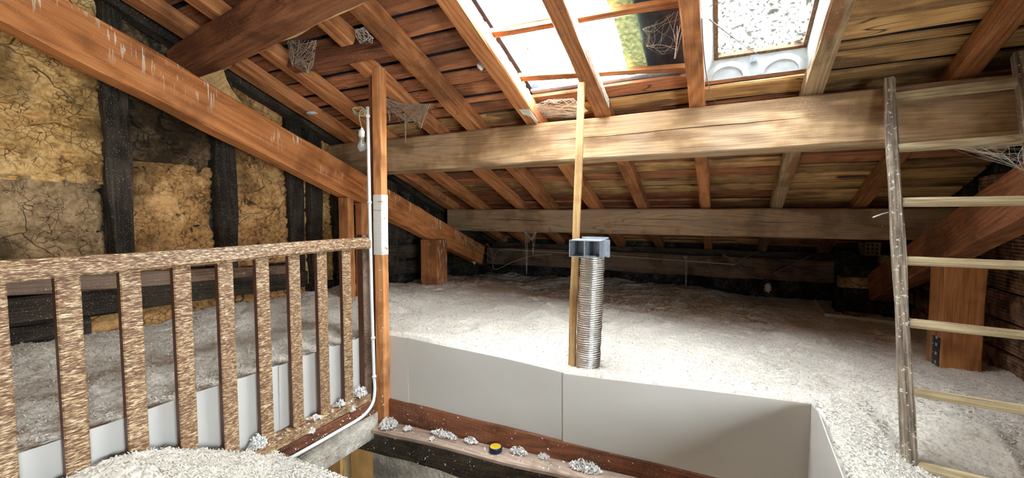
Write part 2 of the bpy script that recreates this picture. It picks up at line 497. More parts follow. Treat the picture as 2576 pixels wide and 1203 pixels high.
def m_ladder():
    b = NB('weathered_ladder')
    tc = b.n('ShaderNodeTexCoord').outputs['Object']
    oi = b.n('ShaderNodeObjectInfo')
    mul = b.math('MULTIPLY', oi.outputs['Random'], 31.0)
    v = b.n('ShaderNodeVectorMath', {0: tc, 1: b.n('ShaderNodeCombineXYZ', {0: mul, 1: mul, 2: mul}).outputs[0]}, operation='ADD').outputs[0]
    g = b.n('ShaderNodeMapping', {'Vector': v, 'Scale': (5.0, 110.0, 110.0)}).outputs[0]
    n = b.noise(g, 1.0, 3.0, 0.6)
    c = b.ramp(n, [(0.34, (0.085, 0.065, 0.045)), (0.52, (0.26, 0.20, 0.14)), (0.70, (0.52, 0.43, 0.30))])
    sp = b.noise(v, 75.0, 3.0, 0.6)
    c = b.mix(b.math('MULTIPLY', b.grey(sp, 0.60, 0.66), 0.85), c, (0.72, 0.69, 0.60))
    bg = b.noise(v, 6.0, 3.0, 0.6)
    c = b.mix(b.math('MULTIPLY', b.grey(bg, 0.52, 0.64), 0.55), c, (0.085, 0.065, 0.05))
    return b.out(b.principled(c, 0.75, n, 0.7, 0.004))
M_LAD = m_ladder()
M_RUNG = wood('worn_rung', (0.22, 0.14, 0.065), (0.50, 0.39, 0.22), (0.70, 0.60, 0.40), 30, vary=0.1)

XL, XR, YB, YF = -2.95, 1.42, 5.30, -2.2        # room limits
ZF = -1.28                                      # attic floor deck

# ------------------------------------------------------------------ setting: floor
floor = empty('floor', (0, 0, ZF)); tag(floor, kind='structure')
boxes('deck', [(XL, -1.86, YF, YB, ZF-0.03, ZF), (-1.86, 0.34, 1.94, YB, ZF-0.03, ZF), (0.34, XR, YF, YB, ZF-0.03, ZF), (-1.86, 0.34, YF, -1.4, ZF-0.03, ZF)], M_DKBR, floor)

# lower storey seen under the left edge of the opening
low = empty('wall_stairwell', (-2.5, 2.3, -3.8)); tag(low, kind='structure')
boxes('wall', [(-3.6, -3.5, -1.5, 2.5, -3.8, -1.31), (-3.5, -1.86, 2.42, 2.5, -3.8, -1.31), (0.34, 0.42, -1.5, 1.95, -3.8, ZF-0.03), (-3.5, 0.4, -1.5, -1.4, -3.8, -1.31)], M_CREAM, low)
boxes('ochre_panel', [(-2.62, -2.16, 2.385, 2.42, -3.6, -1.50), (-3.3, -2.74, 2.385, 2.42, -3.6, -1.45)], M_OCHRE, low)
lf = boxes('floor_below', [(-3.6, 0.42, -1.5, 2.5, -3.9, -3.8)], M_DKBR); tag(lf, kind='structure')

# ------------------------------------------------------------------ ceiling: roof boards, each a piece
ceil = empty('ceiling', (0, 2.5, rz(2.5, 0.09))); tag(ceil, kind='structure')
RD = 0.085          # rafter depth (vertical)
OP1 = (-1.06, -0.185, 1.56, 2.40)
OP2 = (-0.105, 0.335, 1.84, 2.40)
y = YF
rafx = [-2.72, -2.37, -1.9, -1.55, -1.1, -0.65, -0.145, 0.375, 0.9, 1.36]
row = 0
rows = []
while y < YB - 0.02:
    w = random.uniform(0.115, 0.155)
    for cut in (OP1[2], OP1[3], 2.52):
        if y < cut - 0.03 and y + w > cut - 0.04: w = cut - y
    rows.append((y, min(y + w, YB)))
    y += w
for (y0, y1) in rows:
    segs = []
    ym = (y0 + y1) / 2
    spans = [(XL, XR)]
    if OP1[2] < ym < OP1[3]: spans = [(XL, OP1[0] - 0.0), (OP1[1] - 0.0, XR)]
    if OP2[2] < ym < OP2[3]:
        spans = [(a, b) for (a, b) in spans if b <= OP1[0] + 0.01] + ([(XL, OP2[0])] if not (OP1[2] < ym < OP1[3]) else []) + [(OP2[1], XR)]
    for (a, b) in spans:
        cuts = [a]
        if b - a > 1.8:
            c = [r for r in rafx if a + 0.5 < r < b - 0.5]
            if c and random.random() < 0.8: cuts.append(random.choice(c))
        if ym > 2.3 and a < 0.3 and b > 1.0: cuts = [c_ for c_ in cuts if c_ < 0.2] + [0.374]
        cuts.append(b)
        for k in range(len(cuts) - 1):
            segs.append((cuts[k], cuts[k+1]))
    gap = random.uniform(0.018, 0.032)
    for (a, b) in segs:
        lift = random.uniform(0.0, 0.011)
        mat = M_BOARDY if ((a > 0.0 and (ym < 3.2 or random.random() < 0.5)) or (ym > 2.5 and b > 0.2 and random.random() < 0.5)) else M_BOARD
        beam('board', ((a + 0.002), ym, rz(ym, RD + 0.011 + lift)), (b - 0.002, ym, rz(ym, RD + 0.011 + lift)), (y1 - y0) * 1.064 - gap, 0.02, mat, ceil, up=NRM, ch=0.005, n=10, wob=0.006)
# tiles above the boards keep the daylight out (lies over the gaps)
cov = empty('roof_covering', (0, 2.5, rz(2.5, 0.2))); tag(cov, kind='structure')
for (a, b_, c, d) in ((XL - 0.1, OP1[0], YF, YB + 0.3), (OP1[0], OP1[1], YF, OP1[2]), (OP1[0], OP1[1], OP1[3] + 0.03, YB + 0.3), (OP1[1], OP2[0], YF, YB + 0.3), (OP2[0], OP2[1], YF, OP2[2]), (OP2[0], OP2[1], OP2[3] + 0.06, YB + 0.3), (OP2[1], XR + 0.1, YF, YB + 0.3)):
    sheared('tile_layer', a, b_, c, d, RD + 0.058, RD + 0.095, M_DARK, cov)

# ------------------------------------------------------------------ rafters
def rafter(x, y0, y1, label, w=0.082, mat=M_RAFT, dx=0.0, name='rafter'):
    o = beam(name, (x, y0, rz(y0, RD/2)), (x + dx, y1, rz(y1, RD/2)), w, RD*0.94, mat, up=NRM, wob=0.007)
    return tag(o, label, 'rafter', 'roof rafters')
R0, R1 = YF + 0.05, 5.22
rafter(-2.72, R0, R1, 'first brown rafter beside the soot-black gable wall', 0.12)
rafter(-2.36, R0, R1, 'second brown rafter from the left wall, passing above the hanging bulb', 0.10)
rafter(-1.87, 1.80, R1, 'shortened rafter starting at the cross trimmer above the thin corner post', 0.085)
rafter(-1.80, R0, 1.69, 'stub of cut rafter ending above the cross trimmer beside the dark purlin', 0.09)
rafter(-1.545, R0, R1, 'knotty rafter in the plank ceiling between corner post and bright roof opening', 0.112)
rafter(-1.10, R0, R1, 'orange rafter along the left edge of the bright roof opening', 0.105)
rafter(-0.655, R0, R1, 'rafter crossing the middle of the bright roof opening', 0.09)
rafter(-0.142, R0, R1, 'stained rafter between the roof opening and the metal skylight', 0.078)
rafter(0.374, R0, R1, 'pale weathered rafter along the right side of the metal skylight', 0.082, wood('weathered_rafter', (0.22, 0.12, 0.05), (0.50, 0.33, 0.17), (0.66, 0.50, 0.30), 20, stain=(0.30, 0.11, 0.04), stain_amt=0.7))
rafter(0.905, R0, R1, 'rafter at the upper right above the ladder top', 0.085)
tag(beam('rafter_trimmer', (-2.31, 1.745, rz(1.745, 0.035)), (-1.595, 1.765, rz(1.765, 0.035)), 0.075, 0.10, M_RED, up=NRM), 'reddish cross trimmer carrying the cut rafter above the corner post', 'beam')

# ------------------------------------------------------------------ purlins, principals, posts
p1 = beam('purlin', (XL + 0.0, 2.52 + 0.11, 0.4525), (XR, 2.50 + 0.11, 0.4525), 0.22, 0.245, M_PURL, ch=0.010, wob=0.005)
tag(p1, 'big pale oak purlin spanning below the skylights', 'beam', 'purlins')
p2 = beam('purlin', (XL + 0.2, 3.93 + 0.1, -0.06), (XR, 3.94 + 0.1, -0.07), 0.2, 0.23, M_PURL2, ch=0.010, wob=0.006)
tag(p2, 'cracked grey purlin low at the back above the insulation', 'beam', 'purlins')
p0 = beam('purlin', (-2.93, 1.389 + 0.075, 0.890), (1.40, 0.779 + 0.075, 0.970), 0.15, 0.15, M_DPURL, ch=0.008, wob=0.01)
tag(p0, 'dark purlin at upper left with pale waney lower edge', 'beam', 'purlins')

p0.name = 'purlin'
wd = []
for i in range(60):
    t_ = i / 59
    xx = -2.70 + t_ * 2.6
    yy = 1.389 + 0.150 + (xx + 2.93) * (-0.1409)
    zz = 0.824 + (xx + 2.93) * 0.0185
    wd.append(((xx, yy + 0.004*math.sin(i*0.7), zz + 0.006 + 0.005*mnoise.noise(Vector((i*0.35, 0, 0)))), 0.010 + 0.006*mnoise.noise(Vector((i*0.22, 5, 0)))))
V, F = [], []
for (c, r_) in wd:
    for k in range(6):
        a_ = 2*math.pi*k/6
        V.append((c[0], c[1] + r_*math.cos(a_), c[2] + r_*1.3*math.sin(a_)))
for i in range(59):
    for k in range(6):
        F.append((i*6+k, i*6+(k+1) % 6, i*6+6+(k+1) % 6, i*6+6+k))
F += [tuple(reversed(range(6))), tuple(range(59*6, 60*6))]
we = link('waney_edge', mesh(V, F, True), M_WANE)
we.parent = p0; we.matrix_parent_inverse = p0.matrix_world.inverted()

def crack(par, pts, w, nm='drying_crack'):
    V, F = [], []
    n_ = len(pts)
    for i, p in enumerate(pts):
        ww = w * math.sin(math.pi * (i + 0.3) / (n_ - 0.4)) + 0.0006
        p = Vector(p)
        for (dy, dz) in ((-0.0015, 0), (0.004, ww), (0.004, -ww)):
            V.append((p.x, p.y + dy, p.z + dz))
    for i in range(n_ - 1):
        for k in range(3):
            F.append((i*3+k, i*3+(k+1) % 3, i*3+3+(k+1) % 3, i*3+3+k))
    o_ = link(nm, mesh(V, F), M_SOOTW)
    o_.parent = par; o_.matrix_parent_inverse = par.matrix_world.inverted()
M_SOOTW = m_simple('crack_shadow', (0.03, 0.02, 0.013), 0.95)
def jag(x0, z0, x1, z1, y0, y1, n_=28):
    return [(x0 + (x1-x0)*i/n_, y0 + (y1-y0)*i/n_, z0 + (z1-z0)*i/n_ + 0.006*mnoise.noise(Vector((i*0.45, x0*9, z0*5)))) for i in range(n_+1)]
crack(p1, jag(-1.3, 0.455, 0.55, 0.470, 2.5124, 2.502), 0.0022)
crack(p1, jag(-2.2, 0.50, -1.2, 0.47, 2.5165, 2.512), 0.0016)
crack(p2, jag(-0.9, -0.035, 0.9, -0.07, 3.934, 3.939), 0.0040)
crack(p2, jag(-2.3, -0.04, -1.1, -0.08, 3.930, 3.933), 0.0026)
crack(p2, jag(-1.5, -0.075, -0.3, -0.11, 3.9325, 3.9355), 0.0022)

def prin(x, y0, y1, ytop, label, mat):
    def zt(y): return ytop - SL * (y - 2.22)
    o = beam('principal_rafter', (x, y0, zt(y0) - 0.118), (x, y1, zt(y1) - 0.118), 0.12, 0.222, mat, up=NRM, ch=0.008, wob=0.008)
    return tag(o, label, 'beam', 'truss principals')
prin(-2.56, 0.15, 4.30, 0.40, 'long orange sloping truss beam with white droppings along the left wall', M_PRIN)
prin(1.15, 1.2, 4.45, 0.330, 'sloping brown truss beam behind the ladder at right', M_DPURL)
cl_prof = [(1.335, 0.73), (1.46, 0.81), (1.475, 0.76), (1.50, 0.712), (1.54, 0.665), (1.60, 0.610), (1.60, 0.59), (1.335, 0.68)]
V = [(-2.60, a, b) for a, b in cl_prof] + [(-2.52, a, b) for a, b in cl_prof]
n = len(cl_prof)
F = [tuple(range(n)), tuple(reversed(range(n, 2*n)))] + [(i, i + n, (i+1) % n + n, (i+1) % n) for i in range(n)]
tag(link('purlin_cleat', mesh(V, F), M_POLE), 'pale curved wooden cleat wedged under the dark purlin', 'cleat')

def post(name, x0, x1, y0, y1, z0, z1, mat, label, group='truss posts'):
    o = beam(name, ((x0+x1)/2, (y0+y1)/2, z0), ((x0+x1)/2, (y0+y1)/2, z1), abs(y1-y0), abs(x1-x0), mat, up=(1, 0, 0), ch=0.005)
    return tag(o, label, 'post', group)
post('truss_post', -2.60, -2.50, 2.30, 2.36, ZF, 0.125, M_POST, 'short reddish post under the left truss beam, behind the railing end')
post('truss_post', -2.50, -2.43, 2.365, 2.46, ZF, 0.085, M_POST, 'narrow orange post doubled against the reddish one behind the railing end')
post('truss_post', -2.61, -2.41, 3.28, 3.44, ZF, -0.24, M_PRIN, 'stub post under the low end of the left truss beam')
post('truss_post', 1.095, 1.265, 3.13, 3.31, ZF, -0.25, M_POST, 'orange post behind the ladder carrying a depth ruler')

# corner post beside the railing, white-painted band
cpo = empty('corner_post', (-1.80, 1.88, -1.25)); tag(cpo, 'thin orange post from stair corner to rafters with white painted band', 'post')
beam('shaft', (-1.812, 1.905, -1.25), (-1.800, 1.905, 0.84), 0.05, 0.066, M_POST, cpo, up=(1, 0, 0), ch=0.004)
b_ = NB('flaking_white_paint'); v_ = b_.coord((1, 1, 1), rnd=False)
nn = b_.noise(b_.n('ShaderNodeMapping', {'Vector': v_, 'Scale': (40, 40, 6)}).outputs[0], 1.0, 4.0)
M_WPAINT = b_.out(b_.principled(b_.mix(b_.grey(nn, 0.60, 0.68), (0.80, 0.76, 0.68), (0.48, 0.26, 0.12)), 0.6, nn, 0.4))
beam('painted_band', (-1.8068, 1.904, -0.235), (-1.8048, 1.904, 0.115), 0.052, 0.0685, M_WPAINT, cpo, up=(1, 0, 0), ch=0.004)
beam('backing_strip', (-1.862, 1.925, -1.25), (-1.862, 1.925, 0.80), 0.05, 0.03, M_RED, cpo, up=(1, 0, 0), ch=0.003)

# slender batten standing by the duct
tag(beam('guide_batten', (-0.666, 2.005, -0.95), (-0.684, 2.205, 0.690), 0.022, 0.036, M_POLE, up=(1, 0, 0), ch=0.003), 'slender pale pine batten standing beside the metal duct', 'batten')

# ------------------------------------------------------------------ left gable wall
wl = empty('wall_left', (XL, 1.5, ZF)); tag(wl, kind='structure')
def wtop(y): return rz(y, RD)
V = [(XL-0.12, YF, -3.8), (XL-0.12, YB, -3.8), (XL-0.12, YB, wtop(YB)+.1), (XL-0.12, YF, wtop(YF)+.1)]
V += [(XL-0.062, y_, z_) for (_, y_, z_) in V]
link('wall_core', mesh(V, [(3,2,1,0),(4,5,6,7),(0,1,5,4),(1,2,6,5),(2,3,7,6),(3,0,4,7)]), M_SOOT, wl)

def relief(y0, y1, z0, z1, amp, mat, seed, base=XL, step=0.014, ragged=0.011):
    ny = max(3, int((y1-y0)/step)); nz = max(3, int((z1-z0)/step))
    Yg, T = np.meshgrid(np.linspace(y0, y1, ny), np.linspace(0, 1, nz), indexing='ij')
    Yg = Yg + ragged * (fbm(T*14+seed*3, Yg*0+seed, 3) - 0.5) * 2 * np.clip(np.abs((Yg-(y0+y1)/2)/((y1-y0)/2)), 0, 1)**4
    top = np.minimum(z1, 0.575 - SL*(Yg-2.54) + RD - 0.01)
    Zg = z0 + (top - z0) * T
    a = fbm(Yg*5+seed*11.7, Zg*5+seed*3.1, 5, 0.55)
    bb = np.abs(fbm(Yg*9+seed*5.3, Zg*9+seed*1.7, 4) - 0.5) * 2
    edge = np.minimum(np.minimum((Yg-Yg.min(axis=0, keepdims=True)), (Yg.max(axis=0, keepdims=True)-Yg)) / 0.03, np.minimum(Zg-z0+0.01, top-Zg+0.03)/0.03)
    Xg = base + amp * ((a-0.5)*1.7 - 0.55*np.exp(-(bb/0.10)**2)) - 0.03 * (1 - np.clip(edge, 0, 1))**2
    Vv = np.stack([Xg, Yg, Zg], -1).reshape(-1, 3)
    idx = np.arange(ny*nz).reshape(ny, nz)
    Ff = np.stack([idx[:-1,:-1], idx[1:,:-1], idx[1:,1:], idx[:-1,1:]], -1).reshape(-1, 4)
    return link('daub_panel', np_mesh(Vv, Ff, True), mat, wl)
ROOF = 9.0
relief(0.1, 1.09, 0.16, ROOF, 0.06, M_DAUB_Y, 1)
relief(0.1, 1.09, -0.31, 0.19, 0.08, M_DAUB_G, 2, XL - 0.008)
relief(1.19, 1.63, -0.33, 0.30, 0.085, M_DAUB_B, 3)
relief(1.75, 2.15, -0.36, 0.55, 0.05, M_DAUB_B, 4)
relief(1.74, 2.14, 0.50, ROOF, 0.04, M_DAUB_B, 5, XL - 0.01)
relief(2.255, 2.325, -0.55, 0.45, 0.03, M_DAUB_Y, 6)
relief(2.43, 2.56, -0.55, ROOF, 0.03, M_DAUB_Y, 7)
relief(0.1, 2.3, -1.28, -0.50, 0.03, M_DAUB_B, 8, XL - 0.01)
relief(2.60, 5.28, -1.28, ROOF, 0.06, M_SOOT, 9, XL - 0.01, 0.02)
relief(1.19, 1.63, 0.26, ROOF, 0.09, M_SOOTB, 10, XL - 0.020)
relief(-2.0, 0.12, -0.31, ROOF, 0.03, M_DAUB_Y, 11, XL, 0.03)
for (a, b2, zt_) in ((1.085, 1.19, 9), (1.63, 1.755, 9), (2.15, 2.26, 9), (2.32, 2.435, 9), (2.56, 2.62, 9), (3.2, 3.33, 9)):
    ym = (a+b2)/2
    beam('stud', (XL - 0.015, ym, -0.5), (XL - 0.015, ym, wtop(ym) - 0.01), b2 - a, 0.09, M_BLACK, wl, up=(1, 0, 0), ch=0.012, wob=0.02)
beam('rail_timber', (XL+0.005, 0.05, -0.285), (XL+0.005, 2.15, -0.43), 0.10, 0.085, M_DKBR, wl, ch=0.01, wob=0.014)
beam('sill_timber', (XL+0.01, 0.05, -0.425), (XL+0.0, 2.25, -0.50), 0.12, 0.125, M_BLACK, wl, ch=0.012, wob=0.018)
beam('sill_timber', (XL-0.005, 0.05, -0.525), (XL-0.01, 0.98, -0.57), 0.10, 0.09, M_BLACK, wl, ch=0.012, wob=0.02)
for i, (za, zb) in enumerate(((0.02, -0.02), (-0.15, -0.18), (-0.34, -0.36), (-0.50, -0.53))):
    beam('wall_plank', (XL+0.0, 2.64, za), (XL+0.0, 5.2, zb - 0.1), 0.06, 0.13, M_BLACK, wl, ch=0.008, wob=0.02)
o = beam('gable_rafter', (XL + 0.03, R0, rz(R0, 0.045)), (XL + 0.03, R1, rz(R1, 0.045)), 0.10, 0.085, M_BLACK, wl, up=NRM, wob=0.015)

# ------------------------------------------------------------------ back wall, right wall, wall behind the camera
wb = empty('wall_back', (-0.7, YB, ZF)); tag(wb, kind='structure')
boxes('wall_core', [(XL - 0.1, XR + 0.1, YB, YB + 0.1, -3.8, 0.2)], M_SOOT, wb)
beam('wall_plate', (XL + 0.1, 5.06, -0.545), (XR, 5.02, -0.55), 0.16, 0.22, M_DKBR, wb, ch=0.012, wob=0.014)
beam('wall_plate', (XL + 0.1, 5.21, -0.43), (XR, 5.2, -0.43), 0.12, 0.10, M_BLACK, wb, ch=0.01, wob=0.014)
wr = empty('wall_right', (XR, 2.0, ZF)); tag(wr, kind='structure')
W3 = (-1.05, 0.28, -0.58, 0.18)  # added opening out of view, brings fill light onto left wall and railing
boxes('wall_core', [(XR+0.02, XR+0.14, YF, W3[0], -3.8, 2.6), (XR+0.02, XR+0.14, W3[0], W3[1], -3.8, W3[2]), (XR+0.02, XR+0.14, W3[0], W3[1], W3[3], 2.2), (XR+0.02, XR+0.14, W3[1], 2.0, -3.8, 1.45), (XR+0.02, XR+0.14, 2.0, 3.0, -3.8, 0.85), (XR+0.02, XR+0.14, 3.0, 4.2, -3.8, 0.5), (XR+0.02, XR+0.14, 4.2, YB, -3.8, 0.06)], M_SOOT, wr)
w3 = empty('fill_window', (XR+0.08, -0.5, W3[2])); tag(w3, 'added unseen gable window giving fill light', kind='structure')
boxes('pane', [(XR+0.085, XR+0.089, W3[0], W3[1], W3[2], W3[3])], M_GLASS1, w3)
ym3 = (W3[0]+W3[1])/2
for bx in ((W3[0], W3[0]+.05, W3[2], W3[3]), (W3[1]-.05, W3[1], W3[2], W3[3]), (ym3-.025, ym3+.025, W3[2], W3[3]), (W3[0], W3[1], W3[2], W3[2]+.05), (W3[0], W3[1], W3[3]-.05, W3[3])):
    boxes('frame_bar', [(XR+0.06, XR+0.11, *bx)], M_RUSTB, w3)
b_ = NB('sooty_hollow_brick'); v_ = b_.coord((1, 1, 1))
nb = b_.noise(v_, 14.0, 5.0, 0.65)
sx_ = b_.n('ShaderNodeSeparateXYZ', {0: b_.n('ShaderNodeTexCoord').outputs['Object']})
gr = b_.math('SINE', b_.math('MULTIPLY', sx_.outputs[2], 330.0))
cc = b_.ramp(nb, [(0.35, (0.06, 0.036, 0.025)), (0.52, (0.30, 0.155, 0.088)), (0.70, (0.50, 0.30, 0.18))])
M_BRICK = b_.out(b_.principled(cc, 0.9, b_.math('ADD', nb, b_.math('MULTIPLY', gr, 0.35)), 0.8, 0.01))
bm_brick = {}
def brick(parent, x, y, z, sx, sy, sz, mat=M_BRICK):
    key = (sx, sy, sz)
    if key not in bm_brick:
        bm_brick[key] = beam_mesh(sy, sx, sz, ch=0.006, n=3, wob=0.006, x0=-sy/2)
        bm_brick[key].materials.append(mat)
    M = Matrix.Translation((x, y, z)) @ Matrix.Rotation(math.pi/2, 4, 'Z')
    return link('brick', bm_brick[key], None, parent, M)
for r in range(8):
    z = -1.0 + r * 0.165
    for k in range(9):
        yy = 2.0 + k * 0.41 + (0.2 if r % 2 else 0)
        if z + 0.07 < rz(yy, 0.0) - 0.02 and yy < 5.0:
            brick(wr, XR + 0.0 + random.uniform(-0.006, 0.006), yy, z, 0.05, 0.395, 0.15)
wf = boxes('wall_front', [(XL - 0.1, XR + 0.1, YF - 0.1, YF, -3.8, 2.6)], M_PLASTER); tag(wf, kind='structure')

# masonry pier in the right back corner
pier = empty('masonry_pier', (1.05, 4.62, ZF)); tag(pier, 'crumbling dark masonry pier in the right back corner', 'pier')
boxes('core', [(0.95, 1.40, 4.55, 4.98, ZF, -0.32)], M_SOOT, pier)
for r in range(9):
    for k in range(2):
        xx = 0.91 + k * 0.26 + (0.05 if r % 2 else 0)
        v, f = box_data(xx, xx + 0.24, 4.49 + random.uniform(0, 0.03), 4.57, -1.22 + r * 0.10, -1.22 + r * 0.10 + 0.088)
        v = [(a + random.uniform(-.008, .008), b2 + random.uniform(-.008, .008), c + random.uniform(-.006, .006)) for a, b2, c in v]
        link('brick', mesh(v, f), M_DAUB_G if (r + k) % 3 == 0 else M_SOOT, pier)
vb = empty('vent_brick', (1.10, 4.42, -0.31)); tag(vb, 'small hollow brick with square holes on top of the pier', 'brick')
x0, x1, z0, z1 = 1.045, 1.145, -0.335, -0.225
lst = []
for i in range(4): lst.append((x0 + i*(x1-x0-0.012)/3, x0 + i*(x1-x0-0.012)/3 + 0.012, 4.40, 4.60, z0, z1))
for i in range(4): lst.append((x0, x1, 4.401, 4.60, z0 + i*(z1-z0-0.012)/3, z0 + i*(z1-z0-0.012)/3 + 0.012))
boxes('shell', lst, M_DAUB_G, vb)

# ------------------------------------------------------------------ roof opening 1 (window_1) and skylight (window_2)
w1 = empty('window_1', (-0.62, 1.6, rz(1.6, 0.12))); tag(w1, 'large roof opening glazed with clear sheets between the rafters', kind='structure')
sheared('pane', OP1[0] + 0.01, -0.66, OP1[2], OP1[3] + 0.04, RD + 0.052, RD + 0.056, M_GLASS1, w1)
sheared('pane', -0.655, -0.465, OP1[2], OP1[3] + 0.04, RD + 0.052, RD + 0.056, M_GLASS1, w1)
for k in range(4):
    ya = OP1[2] + 0.01 + k * 0.215
    sheared('mossy_tile', -0.475 + random.uniform(-.008, .008), -0.375 + random.uniform(-.008, .008), ya, min(ya + 0.21, OP1[3]), RD + 0.040 + 0.004*(k % 2), RD + 0.050 + 0.004*(k % 2), M_MOSS, w1)
sheared('dark_tile', -0.385, OP1[1], OP1[2], OP1[3] + 0.03, RD + 0.058, RD + 0.075, M_DARK, w1)
for (yy, tl) in ((1.93, 0.02), (2.30, 0.06)):
    beam('batten', (OP1[0] - 0.005, yy - tl, rz(yy - tl, RD + 0.014)), (OP1[1] + 0.01, yy + tl, rz(yy + tl, RD + 0.014)), 0.036, 0.026, M_RAFT, w1, up=NRM, ch=0.002, wob=0.008)
beam('lip', (OP1[0] - 0.0, OP1[3] + 0.015, rz(OP1[3], RD + 0.030)), (OP1[1] + 0.005, OP1[3] + 0.025, rz(OP1[3], RD + 0.030)), 0.05, 0.012, M_ZINC, w1, up=NRM, ch=0.002)

w2 = empty('window_2', (0.11, 2.1, rz(2.1, 0.2))); tag(w2, 'small metal roof skylight with dirt-speckled glass', kind='structure')
x0, x1, y0, y1 = OP2
gx0, gx1, gy0, gy1, goff = -0.058, 0.318, 1.90, 2.355, 0.125
def quad(name, pts, mat, parent, th=0.003):
    P = [Vector(p) for p in pts]
    nrm = (P[1]-P[0]).cross(P[3]-P[0]).normalized() * th
    V = P + [p + nrm for p in P]
    return link(name, mesh(V, [(3,2,1,0),(4,5,6,7),(0,1,5,4),(1,2,6,5),(2,3,7,6),(3,0,4,7)]), mat, parent)
lo = 0.045
quad('light_shaft_panel', [(x0, y0, rz(y0, lo)), (x0, y1, rz(y1, lo)), (gx0, gy1, rz(gy1, goff)), (gx0, gy0, rz(gy0, goff))], M_FRAME, w2)
quad('light_shaft_panel', [(x1, y1, rz(y1, lo)), (x1, y0, rz(y0, lo)), (gx1, gy0, rz(gy0, goff)), (gx1, gy1, rz(gy1, goff))], M_FRAME, w2)
lp = quad('light_shaft_panel', [(x0, y1, rz(y1, lo)), (x1, y1, rz(y1, lo)), (gx1, gy1, rz(gy1, goff)), (gx0, gy1, rz(gy1, goff))], M_FRAME, w2)
quad('light_shaft_panel', [(x1, y0, rz(y0, lo)), (x0, y0, rz(y0, lo)), (gx0, gy0, rz(gy0, goff)), (gx1, gy0, rz(gy0, goff))], M_FRAME, w2)
sheared('pane', gx0, gx1, gy0, gy1, goff + 0.004, goff + 0.008, M_GLASS2, w2)
fr = 0.016
for (a, b2, c, d) in ((gx0 - fr, gx0 + fr, gy0, gy1), (gx1 - fr, gx1 + fr, gy0, gy1), (gx0, gx1, gy1 - fr, gy1 + fr), (gx0, gx1, gy0 - fr, gy0 + fr)):
    sheared('frame_bar', a, b2, c, d, goff - 0.012, goff + 0.016, M_RUSTB, w2)
# two pressed half-round arches and the latch on the lower panel
e1 = Vector((1, 0, 0))
e2 = (Vector((0, gy1, rz(gy1, goff))) - Vector((0, y1, rz(y1, lo)))).normalized()
e3 = e2.cross(e1).normalized()
if e3.y > 0: e3 = -e3
def arch(cx, r0, r1, h):
    V, F = [], []
    n = 20
    o_ = Vector((cx, y1, rz(y1, lo + 0.004)))
    for i in range(n + 1):
        a = math.pi * i / n
        for (r, t) in ((r0, 0), (r0, h), (r1, h * 0.35), (r1, 0)):
            V.append(o_ + e1 * (r * math.cos(a)) + e2 * (r * math.sin(a) * 0.80) + e3 * (t + 0.002))
    for i in range(n):
        for k in range(4):
            a = i*4 + k; b2 = i*4 + (k+1) % 4
            F.append((a, b2, b2+4, a+4))
    F += [(0,1,2,3), tuple(n*4 + k for k in (3,2,1,0))]
    return link('tile_arch', mesh(V, F), M_FRAME, w2)
arch(-0.002, 0.070, 0.098, 0.010); arch(0.225, 0.070, 0.098, 0.010)
lo_ = Vector((0.112, y1, rz(y1, lo))) + e2 * 0.078
V = [lo_ + e1*a + e2*b2 + e3*t for t in (0.0, 0.006) for (a, b2) in ((-0.018, -0.018), (0.018, -0.018), (0.018, 0.018), (-0.018, 0.018))]
la = link('latch', mesh(V, [(3,2,1,0),(4,5,6,7),(0,1,5,4),(1,2,6,5),(2,3,7,6),(3,0,4,7)]), M_FRAME, w2)
V = [lo_ + e1*a + e2*b2 + e3*t for t in (0.006, 0.016) for (a, b2) in ((-0.013, -0.012), (0.013, -0.012), (0.004, 0.010), (-0.004, 0.010))]
link('catch', mesh(V, [(3,2,1,0),(4,5,6,7),(0,1,5,4),(1,2,6,5),(2,3,7,6),(3,0,4,7)]), M_ZINC, la)

# ------------------------------------------------------------------ stair opening: curb, sill, fascia
def zs(x): return -1.25 + (x + 1.85) * 0.042
tag(beam('curb_board', (-1.84, 1.938, -1.178), (0.34, 1.938, -1.165), 0.045, 0.135, M_RED, ch=0.006, wob=0.006), 'reddish brown curb board under the white sheets at the stair opening', 'board')
tag(beam('sill_board', (-1.92, 1.855, zs(-1.92) - 0.012), (0.34, 1.875, zs(0.34) - 0.012), 0.115, 0.025, M_LEDGE, ch=0.005, wob=0.008), 'dusty beige ledge along the back of the stair opening', 'ledge')
tag(beam('stair_beam', (-1.95, 1.87, zs(-1.95) - 0.095), (0.34, 1.89, zs(0.34) - 0.095), 0.10, 0.14, M_BLACK, ch=0.012, wob=0.02), 'soot-black beam below the dusty ledge at the stair opening', 'beam')
pw = boxes('wall_stair_back', [(-1.86, 0.40, 1.86, 1.94, -3.8, -1.345)], M_PLASTER); tag(pw, kind='structure')
tag(beam('edge_beam', (-1.845, -1.3, -1.125), (-1.845, 1.84, -1.125), 0.085, 0.085, M_RED, ch=0.006, wob=0.008), 'dark red edge beam under the railing foot', 'beam')
fa = beam('trim_1', (-1.845, -1.3, -1.245), (-1.845, 1.86, -1.245), 0.07, 0.15, M_PLASTER, ch=0.006, wob=0.006); tag(fa, 'cracked white fascia below the railing', kind='structure')

